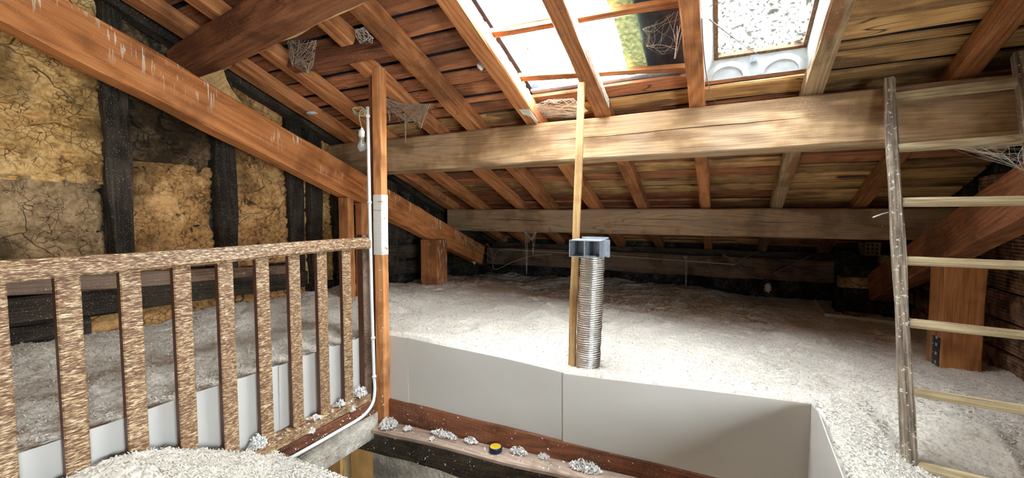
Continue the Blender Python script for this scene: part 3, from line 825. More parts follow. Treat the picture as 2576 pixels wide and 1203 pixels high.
# ------------------------------------------------------------------ white plastic boards round the opening
def board_sheet(name, x0, y0, x1, y1, ztop, zbot, bow, label, nx=24, nz=6, th=0.004, flip=1, foot=0.0):
    V, F = [], []
    dx, dy = x1 - x0, y1 - y0
    L = math.hypot(dx, dy); nxv, nyv = -dy / L, dx / L
    for s in (0, 1):
        for i in range(nx + 1):
            t = i / nx
            zt_ = ztop(t)
            for k in range(nz + 1):
                u = k / nz
                off = bow(t, u) + th * s
                V.append((x0 + dx*t + nxv*off, y0 + dy*t + nyv*off, zbot + (zt_ - zbot) * u))
    W_ = nz + 1
    S = (nx + 1) * W_
    for i in range(nx):
        for k in range(nz):
            a = i*W_ + k
            F.append((a, a+W_, a+W_+1, a+1)); F.append((S+a, S+a+1, S+a+W_+1, S+a+W_))
    for i in range(nx):
        a = i*W_; F.append((a, S+a, S+a+W_, a+W_)); a += nz; F.append((a, a+W_, S+a+W_, S+a))
    for k in range(nz):
        a = k; F.append((a, a+1, S+a+1, S+a)); a = nx*W_ + k; F.append((a, S+a, S+a+1, a+1))
    return tag(link(name, mesh(V, F, False), M_SHEET), label, 'board', 'white retaining sheets')
def sw(t, u, a=0.006, f=7.0, p=0.0): return -a * (1 + math.sin(f * t + p)) * u
board_sheet('retaining_sheet', -1.80, 1.930, -1.635, 1.926, lambda t: -0.722, -1.11, lambda t, u: 0.0, 'narrow white plastic sheet in the corner next to the thin post', 4)
board_sheet('retaining_sheet', -1.64, 1.930, -0.66, 1.930, lambda t: -0.718 - 0.046 * t**1.15, -1.108, lambda t, u: sw(t, u), 'long white plastic sheet behind the yellow-lidded tin')
board_sheet('retaining_sheet', -0.675, 1.922, 0.316, 1.926, lambda t: -0.764 + 0.047 * t**1.2, -1.112, lambda t, u: sw(t, u, 0.005, 6, 1), 'white plastic sheet right of the duct ending at the corner fold')
board_sheet('retaining_sheet', 0.316, 1.926, 0.322, 1.78, lambda t: -0.718 + 0.018 * t, -1.25, lambda t, u: 0.0, 'narrow white sheet folded round the right corner of the opening', 4)
board_sheet('retaining_sheet', 0.328, 1.82, 0.318, 0.30, lambda t: -0.700 - 0.06 * t, -1.25, lambda t, u: sw(t, u, 0.008, 5), 'white plastic sheet running towards the viewer at the right of the opening')
lsheet = ((0.05, 0.60), (0.595, 1.30), (1.295, 1.86))
lnames = ('white plastic sheet behind the nearest railing balusters', 'white plastic sheet behind the middle railing balusters', 'white plastic sheet behind the last balusters by the corner post')
for (a, b2), nm in zip(lsheet, lnames):
    board_sheet('retaining_sheet', -1.895, a, -1.897, b2, lambda t: -0.720, -1.25, lambda t, u, a=a: sw(t, u, 0.006, 9, a), nm)
board_sheet('retaining_sheet', 0.80, 4.88, 0.78, 4.32, lambda t: -0.80 - 0.02*t, -1.25, lambda t, u: 0.0, 'end of grey-white sheet in shade by the masonry pier', 6)
board_sheet('retaining_sheet', 0.78, 4.32, 1.36, 4.20, lambda t: -0.825, -1.25, lambda t, u: 0.0, 'white sheet edge showing before the masonry pier', 6)

# ------------------------------------------------------------------ railing
RX = -1.84
rail = empty('stair_railing', (RX, 1.0, -1.08)); tag(rail, 'brown wooden stair railing with glints painted as pale streaks at left', 'railing')
ny = 40
V, F = [], []
prof = [(-0.035, -0.022), (-0.030, 0.012), (-0.014, 0.030), (0.014, 0.030), (0.028, 0.012), (0.032, -0.022), (0.022, -0.032), (-0.024, -0.032)]
for i in range(ny + 1):
    yv = -0.6 + (1.83 + 0.6) * i / ny
    for (a, b2) in prof:
        V.append((RX + a, yv, -0.162 + b2 + 0.002 * math.sin(yv * 5)))
for i in range(ny):
    for k in range(8):
        a = i*8 + k; c = i*8 + (k+1) % 8
        F.append((a, c, c+8, a+8))
F += [tuple(range(8)), tuple(reversed(range(ny*8, ny*8+8)))]
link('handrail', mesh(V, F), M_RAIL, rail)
def aligned_box(name, x0, x1, y0, y1, z0, z1, mat, parent, ch=0.004):
    cx, cy = (x0+x1)/2, (y0+y1)/2
    sec = [(x0+ch,y0),(x1-ch,y0),(x1,y0+ch),(x1,y1-ch),(x1-ch,y1),(x0+ch,y1),(x0,y1-ch),(x0,y0+ch)]
    V = []
    for z in (z0, z1):
        for (a, b2) in sec: V.append((a - cx, b2 - cy, z))
    F = [(k, (k+1) % 8, (k+1) % 8 + 8, k + 8) for k in range(8)] + [tuple(reversed(range(8))), tuple(range(8, 16))]
    me = mesh(V, F)
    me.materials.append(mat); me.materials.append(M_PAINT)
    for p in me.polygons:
        if abs(p.normal.y) > 0.8: p.material_index = 1  # sides facing along the rail: shade painted in as darker brown
    return link(name, me, mat, parent, Matrix.Translation((cx, cy, 0)))
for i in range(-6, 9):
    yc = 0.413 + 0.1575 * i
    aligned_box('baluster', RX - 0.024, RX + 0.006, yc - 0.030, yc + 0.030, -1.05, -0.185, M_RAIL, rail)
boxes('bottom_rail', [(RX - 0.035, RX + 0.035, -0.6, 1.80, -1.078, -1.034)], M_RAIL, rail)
aligned_box('end_post', RX - 0.055, RX - 0.005, 1.80, 1.855, -1.28, -0.115, M_DKBR, rail)

# ------------------------------------------------------------------ insulation
ctrl = np.array([(-2.9,.2,-.61),(-2.9,.7,-.605),(-2.9,1.6,-.612),(-2.9,2.4,-.62),(-2.9,3.5,-.70),(-2.5,2.3,-.625),(-2.5,3.3,-.665),(-2.4,5,-.83),(-1.93,.3,-.735),(-1.93,.8,-.735),(-1.93,1.3,-.735),(-1.93,1.8,-.735),
  (-1.6,1.97,-.728),(-1.1,1.97,-.745),(-.67,1.97,-.770),(-.2,1.97,-.75),(.3,1.97,-.728),(-1.5,3,-.75),(-.5,3,-.785),(.3,3,-.80),(.6,2.2,-.78),(1.1,3.1,-.86),(1.35,2.5,-.85),(.45,1.4,-.775),(.9,1.4,-.82),(.8,4.2,-.86),(-.5,5,-.82),(1.2,.9,-.84),(.5,.8,-.80),(-2.4,1.0,-.665),(-2.4,.4,-.665),(-2.2,1.6,-.70),(.5,4.9,-.90),(-1.5,4.2,-.80),(0,4.2,-.82)])
def ins_h(x, y):
    num = 0; den = 0
    for cx, cy, cz in ctrl:
        d = (x-cx)**2 + (y-cy)**2 + 0.02
        w = d**-1.6
        num = num + w*cz; den = den + w
    h = num/den
    pit = np.exp(-(((x-0.85)/0.36)**4 + ((y-1.76)/0.30)**4))
    h = h - 0.13*pit
    stop = np.where(x < -0.66, -0.718-0.046*np.clip((x+1.64)/0.98, 0, 1), -0.764+0.047*np.clip((x+0.675)/0.99, 0, 1))
    nb = np.exp(-((y-1.935)/0.07)**2) * (x > -1.8) * (x < 0.33) * (y > 1.92)
    h = h*(1-nb) + nb*np.maximum(h, stop+0.012)
    edge = np.clip(np.minimum(np.maximum(np.maximum(-1.895-x, x-0.33), y-1.935), 0.35)/0.35, 0, 1)
    h = h + edge * 0.055*(fbm(x*2.3+3, y*2.3+8, 3)-0.5)
    h = h + (0.35+0.65*edge) * 0.050*(fbm(x*8+1, y*8+4, 4, 0.6)-0.5)
    return h
def ins_fine(x, y):
    r = np.abs(fbm(x*38, y*38, 3, 0.6)-0.5)*2
    r2 = np.abs(fbm(x*85+9, y*85+3, 2, 0.6)-0.5)*2
    return 0.013*r + 0.009*r2
parts_v, parts_f, base = [], [], 0
regions = ((XL+0.0, -1.902, 0.0, 1.94, 0.009), (XL+0.0, XR-0.01, 1.9345, YB-0.02, 0.0115), (0.336, XR-0.01, 0.3, 1.9365, 0.010))
for (x0, x1, y0, y1, st) in regions:
    nx = int((x1-x0)/st); ny = int((y1-y0)/st)
    Xg, Yg = np.meshgrid(np.linspace(x0, x1, nx), np.linspace(y0, y1, ny), indexing='ij')
    jx = (fbm(Xg*60+2, Yg*60, 2)-0.5)*st*1.6; jy = (fbm(Xg*60+40, Yg*60+9, 2)-0.5)*st*1.6
    jx[0] = 0; jx[-1] = 0; jy[:, 0] = 0; jy[:, -1] = 0
    Xg += jx; Yg += jy
    Zg = ins_h(Xg, Yg) + ins_fine(Xg, Yg)
    Xg = np.pad(Xg, 1, mode='edge'); Yg = np.pad(Yg, 1, mode='edge'); Zp = np.pad(Zg, 1, mode='edge')
    Zp[0] -= 0.12; Zp[-1] -= 0.12; Zp[1:-1, 0] -= 0.12; Zp[1:-1, -1] -= 0.12     # the layer's cut sides
    Zg = Zp; nx += 2; ny += 2
    idx = np.arange(nx*ny).reshape(nx, ny) + base
    parts_v.append(np.stack([Xg, Yg, Zg], -1).reshape(-1, 3))
    parts_f.append(np.stack([idx[:-1,:-1], idx[1:,:-1], idx[1:,1:], idx[:-1,1:]], -1).reshape(-1, 4))
    base += nx*ny
def flakes(P, size, up=0.012):
    """bent ribbons of wool lying on points P"""
    n = len(P)
    a = rng.random(n)*2*np.pi; tilt = (rng.random(n)-0.35)*1.3
    d = np.stack([np.cos(a)*np.cos(tilt), np.sin(a)*np.cos(tilt), np.sin(tilt)], -1)
    s = np.stack([-np.sin(a), np.cos(a), (rng.random(n)-0.5)*1.2], -1)
    L = size*(0.5+rng.random(n))[:, None]; Wd = L*(0.22+0.3*rng.random(n))[:, None]
    c = np.stack([np.zeros(n), np.zeros(n), up*rng.random(n)], -1)
    bend = np.stack([np.zeros(n), np.zeros(n), 0.35*(rng.random(n)-0.2)], -1)*L
    rowsv = [P+c-d*L*0.5, P+c+bend, P+c+d*L*0.5]
    vs = []
    for k, r_ in enumerate(rowsv):
        ww = Wd*(0.35, 0.5, 0.3)[k]
        vs += [r_-s*ww, r_+s*ww]
    V = np.stack(vs, 1)
    f = np.array([[0,2,3,1],[2,4,5,3]])
    F = (np.arange(n)*6)[:, None, None] + f[None]
    return V.reshape(-1, 3), F.reshape(-1, 4)
def scatter(n, x0, x1, y0, y1):
    x = x0 + (x1-x0)*rng.random(n); y = y0 + (y1-y0)*rng.random(n)
    return np.stack([x, y, ins_h(x, y) + ins_fine(x, y)], -1)
FV = [scatter(36000, XL+.02, -1.91, .3, 1.93), scatter(55000, XL+.02, XR-.03, 1.945, 3.0), scatter(34000, XL+.02, XR-.03, 3.0, 4.9), scatter(26000, .345, XR-.03, 1.0, 1.94)]
P = np.concatenate(FV)
fv, ff = flakes(P, 0.0085, 0.004)
ins = link('loose_insulation', np_mesh(np.concatenate(parts_v), np.concatenate(parts_f), True), M_WOOL)
tag(ins, 'thick layer of loose white blown wool covering the attic floor', 'insulation', kind='stuff')
fl = link('insulation_flakes', np_mesh(fv, ff, False), M_FLAKE, ins)
tag(fl, kind='stuff')

# heap spilled over the near end of the opening, on a cover sheet
cov_s = link('cover_sheet', mesh(*box_data(-1.815, -1.30, -0.4, 1.19, -1.088, -1.080)), M_SHEET); tag(cov_s, 'grey-white cover sheet under the heap of wool in the foreground', 'board')
nx, ny = 90, 140
Xg, Yg = np.meshgrid(np.linspace(-1.83, -1.28, nx), np.linspace(-0.3, 1.215, ny), indexing='ij')
tx = (Xg + 1.83)/0.55; ty = (1.215 - Yg)
ed = np.clip(np.minimum((1-tx)*0.55/0.10, ty/0.10), 0, 1)
crest = np.interp(Yg, [0.2, 0.45, 0.57, 0.70, 0.87, 0.965, 1.09, 1.215], [-0.84, -0.83, -0.825, -0.842, -0.898, -0.95, -1.03, -1.086]) - 0.19*tx**1.1
crest = np.maximum(crest, -1.078)
Zg = -1.086 + (crest + 1.086)*np.sqrt(ed) + ed*(0.045*(fbm(Xg*9, Yg*9, 4)-0.5) + ins_fine(Xg, Yg))
idx = np.arange(nx*ny).reshape(nx, ny)
hp = link('wool_heap', np_mesh(np.stack([Xg, Yg, Zg], -1).reshape(-1, 3), np.stack([idx[:-1,:-1], idx[1:,:-1], idx[1:,1:], idx[:-1,1:]], -1).reshape(-1, 4)), M_WOOL)
tag(hp, 'heap of white wool spilled against the foot of the nearest balusters', 'insulation', kind='stuff')
pi = rng.integers(0, nx*ny, 20000)
pp = np.stack([Xg.ravel()[pi], Yg.ravel()[pi], Zg.ravel()[pi]], -1)
fv, ff = flakes(pp, 0.010, 0.006)
o = link('insulation_flakes', np_mesh(fv, ff, False), M_FLAKE, hp); tag(o, kind='stuff')

def tuft(x, y, z, r, h, n, label, sx=1.0):
    n = int(n*1.8)
    a = rng.random(n)*2*np.pi; q = np.sqrt(rng.random(n))
    px = q*np.cos(a)*r*sx; py = q*np.sin(a)*r
    pz = h*np.sqrt(np.maximum(0, 1-q**2))*(0.75+0.25*np.sin(5*a+x*40))*rng.random(n) + 0.002
    fv, ff = flakes(np.stack([px, py, pz], -1), 0.0105, 0.004)
    fv[:, 2] = np.maximum(fv[:, 2], 0.0)
    o = link('wool_tuft', np_mesh(fv, ff, False), M_TUFT, None, Matrix.Translation((x, y, z)))
    return tag(o, label, 'insulation', 'wool tufts round the opening')
tuft(-1.735, 1.865, zs(-1.735)+.001, 0.052, 0.055, 420, 'round tuft of white wool on the ledge at the corner post foot')
tuft(-1.60, 1.875, zs(-1.6)+.001, 0.024, 0.02, 90, 'small wool tuft on the ledge right of the corner post')
tuft(-1.36, 1.893, zs(-1.36)+.001, 0.022, 0.035, 260, 'long row of wool along the curb left of the tin', 4.0)
tuft(-1.185, 1.893, zs(-1.185)+.001, 0.022, 0.028, 110, 'wool tuft on the ledge just left of the tin', 1.8)
tuft(-0.90, 1.893, zs(-0.90)+.001, 0.022, 0.034, 160, 'wool tuft on the ledge just right of the tin', 2.2)
tuft(-0.765, 1.90, zs(-0.765)+.001, 0.018, 0.024, 80, 'little wool tuft second to the right of the tin', 1.6)
tuft(-0.55, 1.885, zs(-0.55)+.001, 0.034, 0.045, 330, 'wide wool tuft at the bottom edge right of the tin', 2.4)
tuft(-1.40, 1.838, zs(-1.40)+.001, 0.014, 0.012, 40, 'stray wool bit on the front of the ledge left of the tin')
tuft(-1.835, 1.745, -1.033, 0.038, 0.06, 260, 'fluffy wool tuft on the bottom rail under the railing end post')
tuft(-1.825, 1.60, -1.033, 0.024, 0.035, 100, 'wool tuft on the bottom rail between the last two balusters')
tuft(-1.825, 1.445, -1.033, 0.020, 0.02, 60, 'wool tuft on the bottom rail beside the third last baluster')
tuft(-1.835, 1.15, -1.033, 0.036, 0.055, 420, 'larger wool clump on the bottom rail next to the foreground heap', 0.9)
tuft(-1.808, 1.66, -1.081, 0.018, 0.03, 120, 'wool bits on the edge beam above the conduit near the corner', 1.0)
tuft(-1.808, 1.40, -1.081, 0.018, 0.03, 120, 'wool bits on the edge beam above the middle of the conduit', 1.0)

# ------------------------------------------------------------------ duct
du = empty('ventilation_duct', (-0.59, 2.02, -0.80)); tag(du, 'corrugated aluminium duct with grey twin outlet box rising from the wool', 'duct')
V, F = [], []
n, sd, top, bot = 62*4, 36, -0.195, -0.86
pa = Vector((-0.592, 2.035, bot)); pb = Vector((-0.568, 2.035, top))
for i in range(n + 1):
    c = pa.lerp(pb, i/n)
    r = 0.0585 + 0.0030 * math.sin(2*math.pi*i/4.0 + 0.4) + 0.0016*math.sin(i*0.23)
    for k in range(sd):
        a = 2*math.pi*k/sd
        V.append((c.x + r*math.cos(a), c.y + r*math.sin(a), c.z + 0.0012*math.sin(a*2 + i*0.1)))
for i in range(n):
    for k in range(sd):
        a = i*sd + k; b2 = i*sd + (k+1) % sd
        F.append((a, b2, b2+sd, a+sd))
link('hose', mesh(V, F, False), M_ALU, du)
bx0, bx1, by0, by1, bz0, bz1, t = -0.662, -0.510, 1.955, 2.095, -0.203, -0.122, 0.004
ob = boxes('outlet_box', [(bx0, bx1, by0, by1, bz1-t, bz1), (bx0, bx1, by0, by1, bz0, bz0+t), (bx0, bx0+t, by0, by1, bz0+t, bz1-t), (bx1-t, bx1, by0, by1, bz0+t, bz1-t), (bx0+t, bx1-t, by1-t, by1, bz0+t, bz1-t)], M_ZINC, du)
xm = (bx0+bx1)/2
boxes('divider', [(xm-0.003, xm+0.003, by0, by1-t, bz0+t, bz1-t)], M_ZINC, ob)
boxes('flange', [(bx1, bx1+0.018, by1-0.03, by1-0.022, bz0-0.006, bz1+0.012), (bx0+0.03, bx1+0.018, by1-0.03, by1-0.022, bz1, bz1+0.012), (bx1+0.006, bx1+0.014, by1-0.05, by1-0.03, bz1+0.004, bz1+0.012)], M_ZINC, ob)

# ------------------------------------------------------------------ ladder
lad = empty('ladder', (0.80, 1.76, ZF)); tag(lad, 'old paint-spattered wooden ladder leaning on the pale purlin at right', 'ladder')
LP = Vector((0.662, 2.44, 0.51)); LU = Vector((-0.006, -0.088, -0.23)); LW = Vector((0.9886, -0.1504, 0.005)).normalized()
tend = (LP.z - ZF) / 0.23
lw, ldp = 0.040, 0.048
lup = LW
def lrail(base, t0, t1):
    a = base + LU*t0; b2 = base + LU*t1
    return beam('rail', b2, a, ldp, lw, M_LAD, lad, up=LW, ch=0.006, wob=0.006)
lrail(LP - LW*lw/2, -0.37, tend)
RW = 0.345
lrail(LP + LW*(RW + lw/2), -0.52, tend)
for i in range(8):
    a = LP + LU*i - LW*0.012; b2 = LP + LU*i + LW*(RW+0.012)
    beam('rung', a, b2, 0.042 if i < 2 else 0.034, 0.031 if i else 0.036, M_RUNG, lad, up=-LU, ch=0.007, wob=0.004)

# ------------------------------------------------------------------ ruler on the right post
ru = empty('depth_ruler', (1.088, 3.2, -0.90)); tag(ru, 'black depth ruler with white marks fixed to the orange post', 'ruler')
boxes('strip', [(1.0905, 1.0935, 3.135, 3.235, -0.95, -0.685)], M_BLK, ru)
V, F = [], []
for c in range(38, 61):
    z = ZF + c/100.0
    L = 0.034 if c % 5 == 0 else 0.02
    v, f = box_data(1.0893, 1.0905, 3.235 - L, 3.235, z - 0.0009, z + 0.0009)
    k = len(V); V += v; F += [tuple(i + k for i in q) for q in f]
link('scale_marks', mesh(V, F), M_PAPER, ru)
def text_mesh(s, size):
    cu = bpy.data.curves.new('text', 'FONT'); cu.body = s; cu.size = size; cu.extrude = 0.0004; cu.align_x = 'CENTER'; cu.align_y = 'CENTER'
    to = bpy.data.objects.new('text_tmp', cu); C.objects.link(to)
    dg = bpy.context.evaluated_depsgraph_get()
    me = bpy.data.meshes.new_from_object(to.evaluated_get(dg))
    bpy.data.objects.remove(to); bpy.data.curves.remove(cu)
    me.materials.clear()
    return me
for c in (45, 50, 55, 60):
    M = Matrix(((0, 0, -1, 1.0898), (-1, 0, 0, 3.172), (0, 1, 0, ZF + c/100.0 if c < 60 else ZF + 0.591), (0, 0, 0, 1)))
    link('number', text_mesh(str(c), 0.024), M_PAPER, ru, M)

# ------------------------------------------------------------------ small things
tn = empty('round_tin', (-1.02, 1.868, zs(-1.02))); tag(tn, 'small round navy tin with printed yellow lid on the ledge', 'tin')
Mt = Matrix.Translation((-1.02, 1.868, zs(-1.02)))
v, f = lathe_data([(0.032, 0.0), (0.034, 0.003), (0.034, 0.022), (0.0325, 0.026), (0.0295, 0.0262), (0.0290, 0.0245)], 40)
link('body', mesh(v, f, False), M_NAVY, tn, Mt)
v, f = lathe_data([(0.0288, 0.0246), (0.0288, 0.0256)], 40)
link('lid', mesh(v, f, False), M_TIN, tn, Mt)

# conduit along the corner post, bending down along the edge beam
cd = empty('conduit', (-1.80, 1.86, -1.1)); tag(cd, 'white plastic cable conduit running up the corner post and under the railing', 'conduit')
pts = [(-1.826, 1.838, 0.61), (-1.825, 1.838, 0.09), (-1.822, 1.838, -0.5), (-1.815, 1.838, -0.96)]
bend = spline([(-1.815, 1.838, -0.96), (-1.806, 1.832, -1.03), (-1.795, 1.80, -1.095), (-1.792, 1.72, -1.135), (-1.792, 1.55, -1.142), (-1.792, 1.25, -1.143), (-1.792, 0.6, -1.143)], 6)
tube('pipe', [Vector(p) for p in pts] + bend[1:], 0.0095, M_WHITEPL, cd, 10)
for (x, y_, z) in ((-1.826, 1.838, 0.56), (-1.825, 1.838, 0.07), (-1.818, 1.838, -0.72), (-1.815, 1.838, -0.95)):
    v, f = lathe_data([(0.0125, -0.007), (0.0135, 0.0), (0.0125, 0.007)], 14, Matrix.Translation((x, y_, z)))
    link('clip', mesh(v, f, True), M_WHITEPL, cd)

# hanging light bulb
bu = empty('light_bulb', (-1.845, 1.80, 0.375)); tag(bu, 'bare clear light bulb hanging beside the white conduit', 'light bulb')
Mb = Matrix.Translation((-1.846, 1.80, 0.352)) @ Matrix.Rotation(0.10, 4, 'Y')
v, f = lathe_data([(0.002, -0.001), (0.014, 0.003), (0.024, 0.012), (0.0285, 0.026), (0.027, 0.040), (0.020, 0.056), (0.0145, 0.068), (0.013, 0.078)], 28, Mb)
link('bulb', mesh(v, f, True), M_BULB, bu)
v, f = lathe_data([(0.013, 0.074), (0.0135, 0.088), (0.012, 0.092)], 20, Mb); link('cap', mesh(v, f, True), M_BRASS, bu)
v, f = lathe_data([(0.0165, 0.086), (0.0165, 0.118), (0.010, 0.124), (0.006, 0.136)], 20, Mb); link('socket', mesh(v, f, True), M_WHITEPL, bu)
tube('flex', spline([Mb @ Vector((0, 0, 0.13)), (-1.852, 1.80, 0.55), (-1.845, 1.805, 0.585), (-1.835, 1.82, 0.595)], 6), 0.0025, M_CABLE, bu, 6)
tube('filament_stem', [Mb @ Vector((0, 0, 0.07)), Mb @ Vector((0, 0, 0.035))], 0.003, M_WHITEPL, bu, 6)
ds = []
for k in range(6):
    c = Vector((-1.885 + 0.004*k, 1.83 - 0.002*k, 0.585 + random.uniform(-.006, .006)))
    ra, rb = 0.045 + random.uniform(-.008, .008), 0.020 + random.uniform(-.006, .006)
    ph = random.uniform(-.3, .3)
    ds.append(tube_data([c + Vector((ra*math.cos(a)*math.cos(ph), 0.012*math.sin(a*2 + k), rb*math.sin(a) + ra*math.cos(a)*math.sin(ph))) for a in [2*math.pi*i/22 for i in range(23)]], 0.0022, 5))
tag(link('wire_coil', mesh(*join(ds), True), M_CABLE), 'yellowed coil of cable hanging at the top of the white conduit', 'cable')

# paper scrap on the second rafter, little nest lump
def lump(name, c, rx, ry, rz_, mat, label, cat, seed, amp=0.35, nu=14, nv=10):
    V, F = [], []
    for i in range(nv + 1):
        ph = math.pi*i/nv
        for k in range(nu):
            th = 2*math.pi*k/nu
            d = Vector((math.sin(ph)*math.cos(th), math.sin(ph)*math.sin(th), math.cos(ph)))
            q = 1 + amp*mnoise.noise(d*1.9 + Vector((seed, seed*2, 0)))
            V.append((d.x*rx*q, d.y*ry*q, d.z*rz_*q))
    for i in range(nv):
        for k in range(nu):
            a = i*nu + k; b2 = i*nu + (k+1) % nu
            F.append((a, a+nu, b2+nu, b2))
    return tag(link(name, mesh(V, F, True), mat, None, Matrix.Translation(c)), label, cat)


def sheet_web(name, corners, label, mat, n=60, sag=0.02, r=0.0006, hang=()):
    """dusty web: threads between the edges of a rough polygon plus hanging strands"""
    cs = [Vector(c) for c in corners]
    ds = []
    def edge_pt():
        i = random.randrange(len(cs)); a, b2 = cs[i], cs[(i+1) % len(cs)]
        return a.lerp(b2, random.random())
    for i in range(len(cs)):
        a, b2 = cs[i], cs[(i+1) % len(cs)]
        mid = (a+b2)/2 + (sum(cs, Vector())/len(cs) - (a+b2)/2)*0.25
        ds.append(tube_data(spline([a, mid, b2], 4), r*2.2, 4))
    for k in range(n):
        a, b2 = edge_pt(), edge_pt()
        if (a-b2).length < 0.01: continue
        m1 = a.lerp(b2, 0.33) + Vector((random.gauss(0, sag*.5), random.gauss(0, sag*.5), -abs(random.gauss(0, sag))))
        m2 = a.lerp(b2, 0.66) + Vector((random.gauss(0, sag*.5), random.gauss(0, sag*.5), -abs(random.gauss(0, sag))))
        ds.append(tube_data(spline([a, m1, m2, b2], 3), r*random.uniform(0.5, 1.6), 3))
    for (a, b2, rr) in hang:
        a, b2 = Vector(a), Vector(b2)
        for q in range(3):
            j = Vector((random.gauss(0, .004), random.gauss(0, .004), 0))
            ds.append(tube_data(spline([a + j*2, a.lerp(b2, 0.4) + j*1.5 + Vector((random.gauss(0, .006), 0, 0)), b2 + j*0.3], 5), rr*random.uniform(.6, 1.2), 4))
    return tag(link(name, mesh(*join(ds), True), mat), label, 'cobweb', 'cobwebs')
sheet_web('cobweb', [(-2.16, 1.60, 0.955), (-1.94, 1.60, 0.915), (-1.96, 1.60, 0.82), (-2.01, 1.60, 0.755), (-2.05, 1.60, 0.84), (-2.135, 1.60, 0.815)], 'dusty cobweb hanging under the pale edge of the dark purlin', M_WEB, 90, 0.015, 0.0008)
sheet_web('cobweb', [(-1.97, 2.05, 0.76), (-1.87, 2.15, 0.70), (-1.74, 2.2, 0.70), (-1.66, 2.2, 0.69), (-1.74, 2.2, 0.60), (-1.86, 2.2, 0.60)], 'large tangled cobweb right of the corner post top', M_WEB, 130, 0.03, 0.0008,
          [((-1.87, 2.2, 0.66), (-1.862, 2.2, 0.465), 0.0024), ((-1.66, 2.2, 0.69), (-1.735, 2.2, 0.545), 0.0022), ((-1.82, 2.2, 0.62), (-1.735, 2.2, 0.57), 0.002), ((-1.955, 2.15, 0.70), (-1.945, 2.15, 0.60), 0.0014)])
sheet_web('cobweb', [(-1.05, 2.40, 0.66), (-0.95, 2.41, 0.685), (-0.80, 2.42, 0.675), (-0.72, 2.45, 0.60), (-0.80, 2.47, 0.585), (-1.00, 2.46, 0.60)], 'grey felted cobweb below the bright roof opening', M_WEB, 110, 0.010, 0.00045)
sheet_web('cobweb', [(-0.20, 2.05, 0.90), (-0.36, 2.10, 0.865), (-0.35, 2.15, 0.80), (-0.21, 2.15, 0.76)], 'wispy cobweb between roof opening and stained rafter', M_WEB, 26, 0.02, 0.0004, [((-0.20, 2.12, 0.86), (-0.22, 2.14, 0.72), 0.0016)])
sheet_web('cobweb', [(0.80, 2.33, 0.27), (1.0, 2.29, 0.26), (1.005, 2.29, 0.16), (0.95, 2.30, 0.23)], 'cobweb sheet in the upper corner of the ladder', M_WEBW, 70, 0.004, 0.0005)
sheet_web('cobweb', [(-1.79, 3.88, -0.175), (-1.65, 3.88, -0.175), (-1.70, 3.88, -0.26)], 'cobweb threads hanging from the grey purlin', M_WEB, 14, 0.01, 0.0009, [((-1.767, 3.88, -0.17), (-1.758, 3.88, -0.60), 0.0016), ((-1.66, 3.88, -0.17), (-1.69, 3.88, -0.40), 0.0012)])
sheet_web('cobweb', [(-0.38, 4.92, -0.44), (-0.33, 4.92, -0.44), (-0.355, 4.92, -0.50)], 'single long cobweb thread before the wall plate', M_WEB, 6, 0.005, 0.0009, [((-0.356, 4.92, -0.44), (-0.346, 4.92, -0.80), 0.0022)])
sheet_web('cobweb', [(-0.605, 1.95, 0.835), (-0.600, 2.45, 0.655), (-0.600, 2.46, 0.61), (-0.602, 2.2, 0.70)], 'pale dusty cobweb clinging to the rafter in the roof opening', M_WEBW, 110, 0.004, 0.0008)
sheet_web('cobweb', [(-1.68, 1.62, 0.93), (-1.62, 1.62, 0.93), (-1.60, 1.66, 0.885), (-1.70, 1.68, 0.89)], 'small cobweb knot above the cross trimmer', M_WEBW, 30, 0.012, 0.0008)

lump('paper_scrap', (-2.64, 2.12, rz(2.12, -0.008)), 0.045, 0.030, 0.010, M_PAPER, 'white paper scrap stuck to the first rafter', 'paper', 3, 0.3)
lump('mud_nest', (-1.195, 2.03, rz(2.03, 0.045)), 0.020, 0.022, 0.024, M_PAPER, 'whitish insect nest beside the rafter left of the opening', 'nest', 5, 0.4)
V = []
tn_ = [(-1.125, 2.36, 0.0), (-1.06, 2.37, 0.0), (-1.035, 2.45, -0.03), (-1.05, 2.47, -0.035), (-1.075, 2.42, -0.012), (-1.115, 2.40, -0.006)]
for off in (0.0, 0.002):
    V += [(x, y_, rz(y_, -0.006) + z - off) for x, y_, z in tn_]
n = len(tn_)
tag(link('paper_scrap', mesh(V, [tuple(range(n)), tuple(reversed(range(n, 2*n)))] + [(i, i+n, (i+1) % n + n, (i+1) % n) for i in range(n)]), M_WEBW), 'torn papery scrap on the rafter at the lower left of the opening', 'paper')
lump('wool_clump', (0.42, 4.96, -0.735), 0.030, 0.025, 0.045, M_FLAKE, 'wool clump stuck before the dark back wall', 'insulation', 9, 0.7)
lump('wool_clump', (-2.55, 4.18, -0.52), 0.030, 0.03, 0.05, M_FLAKE, 'wool clump caught at the low end of the left truss beam', 'insulation', 12, 0.7)

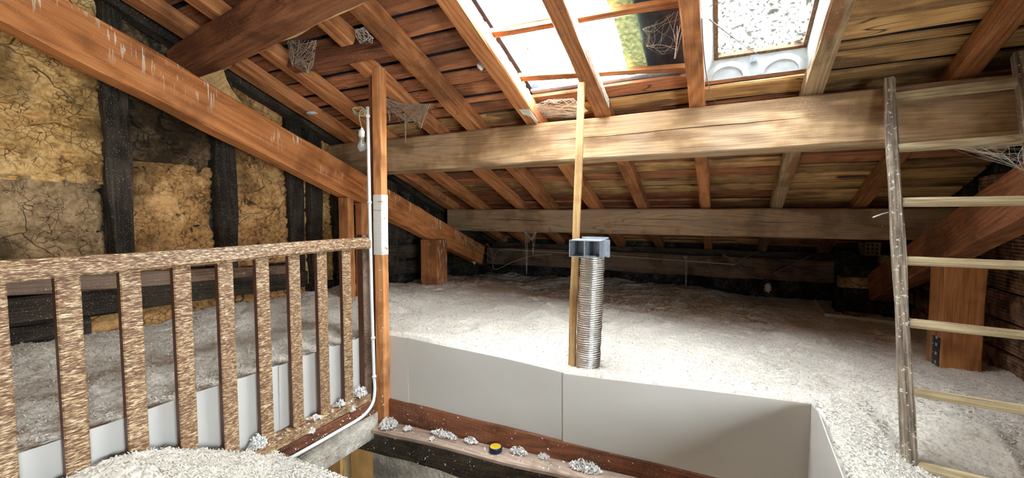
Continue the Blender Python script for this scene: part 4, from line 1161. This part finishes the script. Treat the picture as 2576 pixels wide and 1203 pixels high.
# cables along the back wall plate, dry roots
tag(tube('cable', spline([(-2.49, 3.9, -0.27), (-2.46, 4.13, -0.40), (-2.6, 4.6, -0.50), (-2.72, 4.93, -0.60), (-2.62, 4.935, -0.465), (-2.1, 4.935, -0.462), (-1.34, 4.935, -0.474), (-0.45, 4.935, -0.497), (0.12, 4.93, -0.513)], 8), 0.005, M_CABLE, None, 6), 'grey cable strung along the wall plate at the back', 'cable')
tag(tube('cable', spline([(-2.60, 4.55, -0.36), (-2.66, 4.8, -0.50), (-2.70, 4.92, -0.72), (-2.45, 4.93, -0.62), (-2.2, 4.93, -0.53), (-1.9, 4.93, -0.49)], 8), 0.004, M_CABLE, None, 6), 'drooping loop of cable in the left back corner', 'cable')
tag(tube('cable', spline([(-0.3, 4.935, -0.50), (0.0, 4.92, -0.55), (0.2, 4.92, -0.53), (0.12, 4.93, -0.50)], 8), 0.004, M_DCABLE, None, 6), 'short cable end sagging from the wall plate', 'cable')
ds = [tube_data(spline(p, 6), r_, 6, r_end=r_*0.5) for p, r_ in (
    ([(0.0, 4.93, -0.42), (0.12, 4.92, -0.487), (0.23, 4.91, -0.60), (0.37, 4.90, -0.635), (0.57, 4.90, -0.51), (0.76, 4.90, -0.39)], 0.013),
    ([(0.57, 4.90, -0.51), (0.70, 4.90, -0.53), (0.83, 4.90, -0.57)], 0.009), ([(0.57, 4.90, -0.51), (0.47, 4.90, -0.57), (0.40, 4.90, -0.66)], 0.008),
    ([(0.12, 4.92, -0.487), (0.25, 4.92, -0.41), (0.36, 4.92, -0.35)], 0.008))]
tag(link('dead_roots', mesh(*join(ds), True), M_TWIG), 'dark dead roots crawling over the wall plate at the back', 'roots')
ds = [tube_data(spline(p, 6), r_, 5, r_end=r_*0.4) for p, r_ in (
    ([(-0.09, 2.04, 0.845), (-0.05, 2.10, 0.825), (0.03, 2.205, 0.785), (0.08, 2.27, 0.762), (0.12, 2.315, 0.745)], 0.0035),
    ([(-0.09, 2.0, 0.86), (-0.045, 2.0, 0.87), (0.0, 2.02, 0.87), (0.02, 1.98, 0.89)], 0.002),
    ([(-0.10, 1.95, 0.80), (-0.098, 2.10, 0.735), (-0.09, 2.30, 0.665), (-0.07, 2.44, 0.612), (-0.05, 2.515, 0.585)], 0.003))]
tag(link('dry_twig', mesh(*join(ds), True), M_TWIG), 'dry twig hanging in front of the metal skylight', 'twig')
tag(tube('splinter', [(0.625, 2.33, 0.008), (0.60, 2.31, 0.002), (0.568, 2.30, -0.012)], 0.003, M_PAPER, None, 5), 'pale splinter sticking out of the left ladder rail', 'splinter')

# loose wool flecks on timbers
def flecks(n, f):
    return np.array([f(random.random(), random.random()) for _ in range(n)])
pts = np.concatenate([
    flecks(170, lambda a, b2: (-1.9 + a*2.2, 1.80 + b2*0.105, zs(-1.9 + a*2.2) + 0.003)),
    flecks(60, lambda a, b2: (-1.82 + a*1.9, 1.912, -1.235 + b2*0.13)),
    flecks(90, lambda a, b2: (-1.9 + a*2.0, 1.812 + a*0.01, zs(-1.9 + a*2.0) - 0.03 - b2*0.12)),
    flecks(80, lambda a, b2: (-0.4 + a*1.5, 3.926, -0.16 + b2*0.18)),
    flecks(60, lambda a, b2: (-1.83 + 0.03*b2, 0.9 + a*0.9, -1.031)),
    flecks(70, lambda a, b2: (-1.800, 1.0 + a*0.83, -1.16 + b2*0.07)),
    flecks(60, lambda a, b2: (XL + 0.065, 0.5 + a*1.5, -0.345 - 0.06*a)),
    flecks(30, lambda a, b2: (-1.80 + 0.02*b2, 1.877, -1.15 + a*0.9))])
fv, ff = flakes(pts, 0.009, 0.001)
tag(link('wool_flecks', np_mesh(fv, ff, False), M_TUFT), 'scattered tiny wool flecks on ledge, beams and rail', 'insulation', kind='stuff')
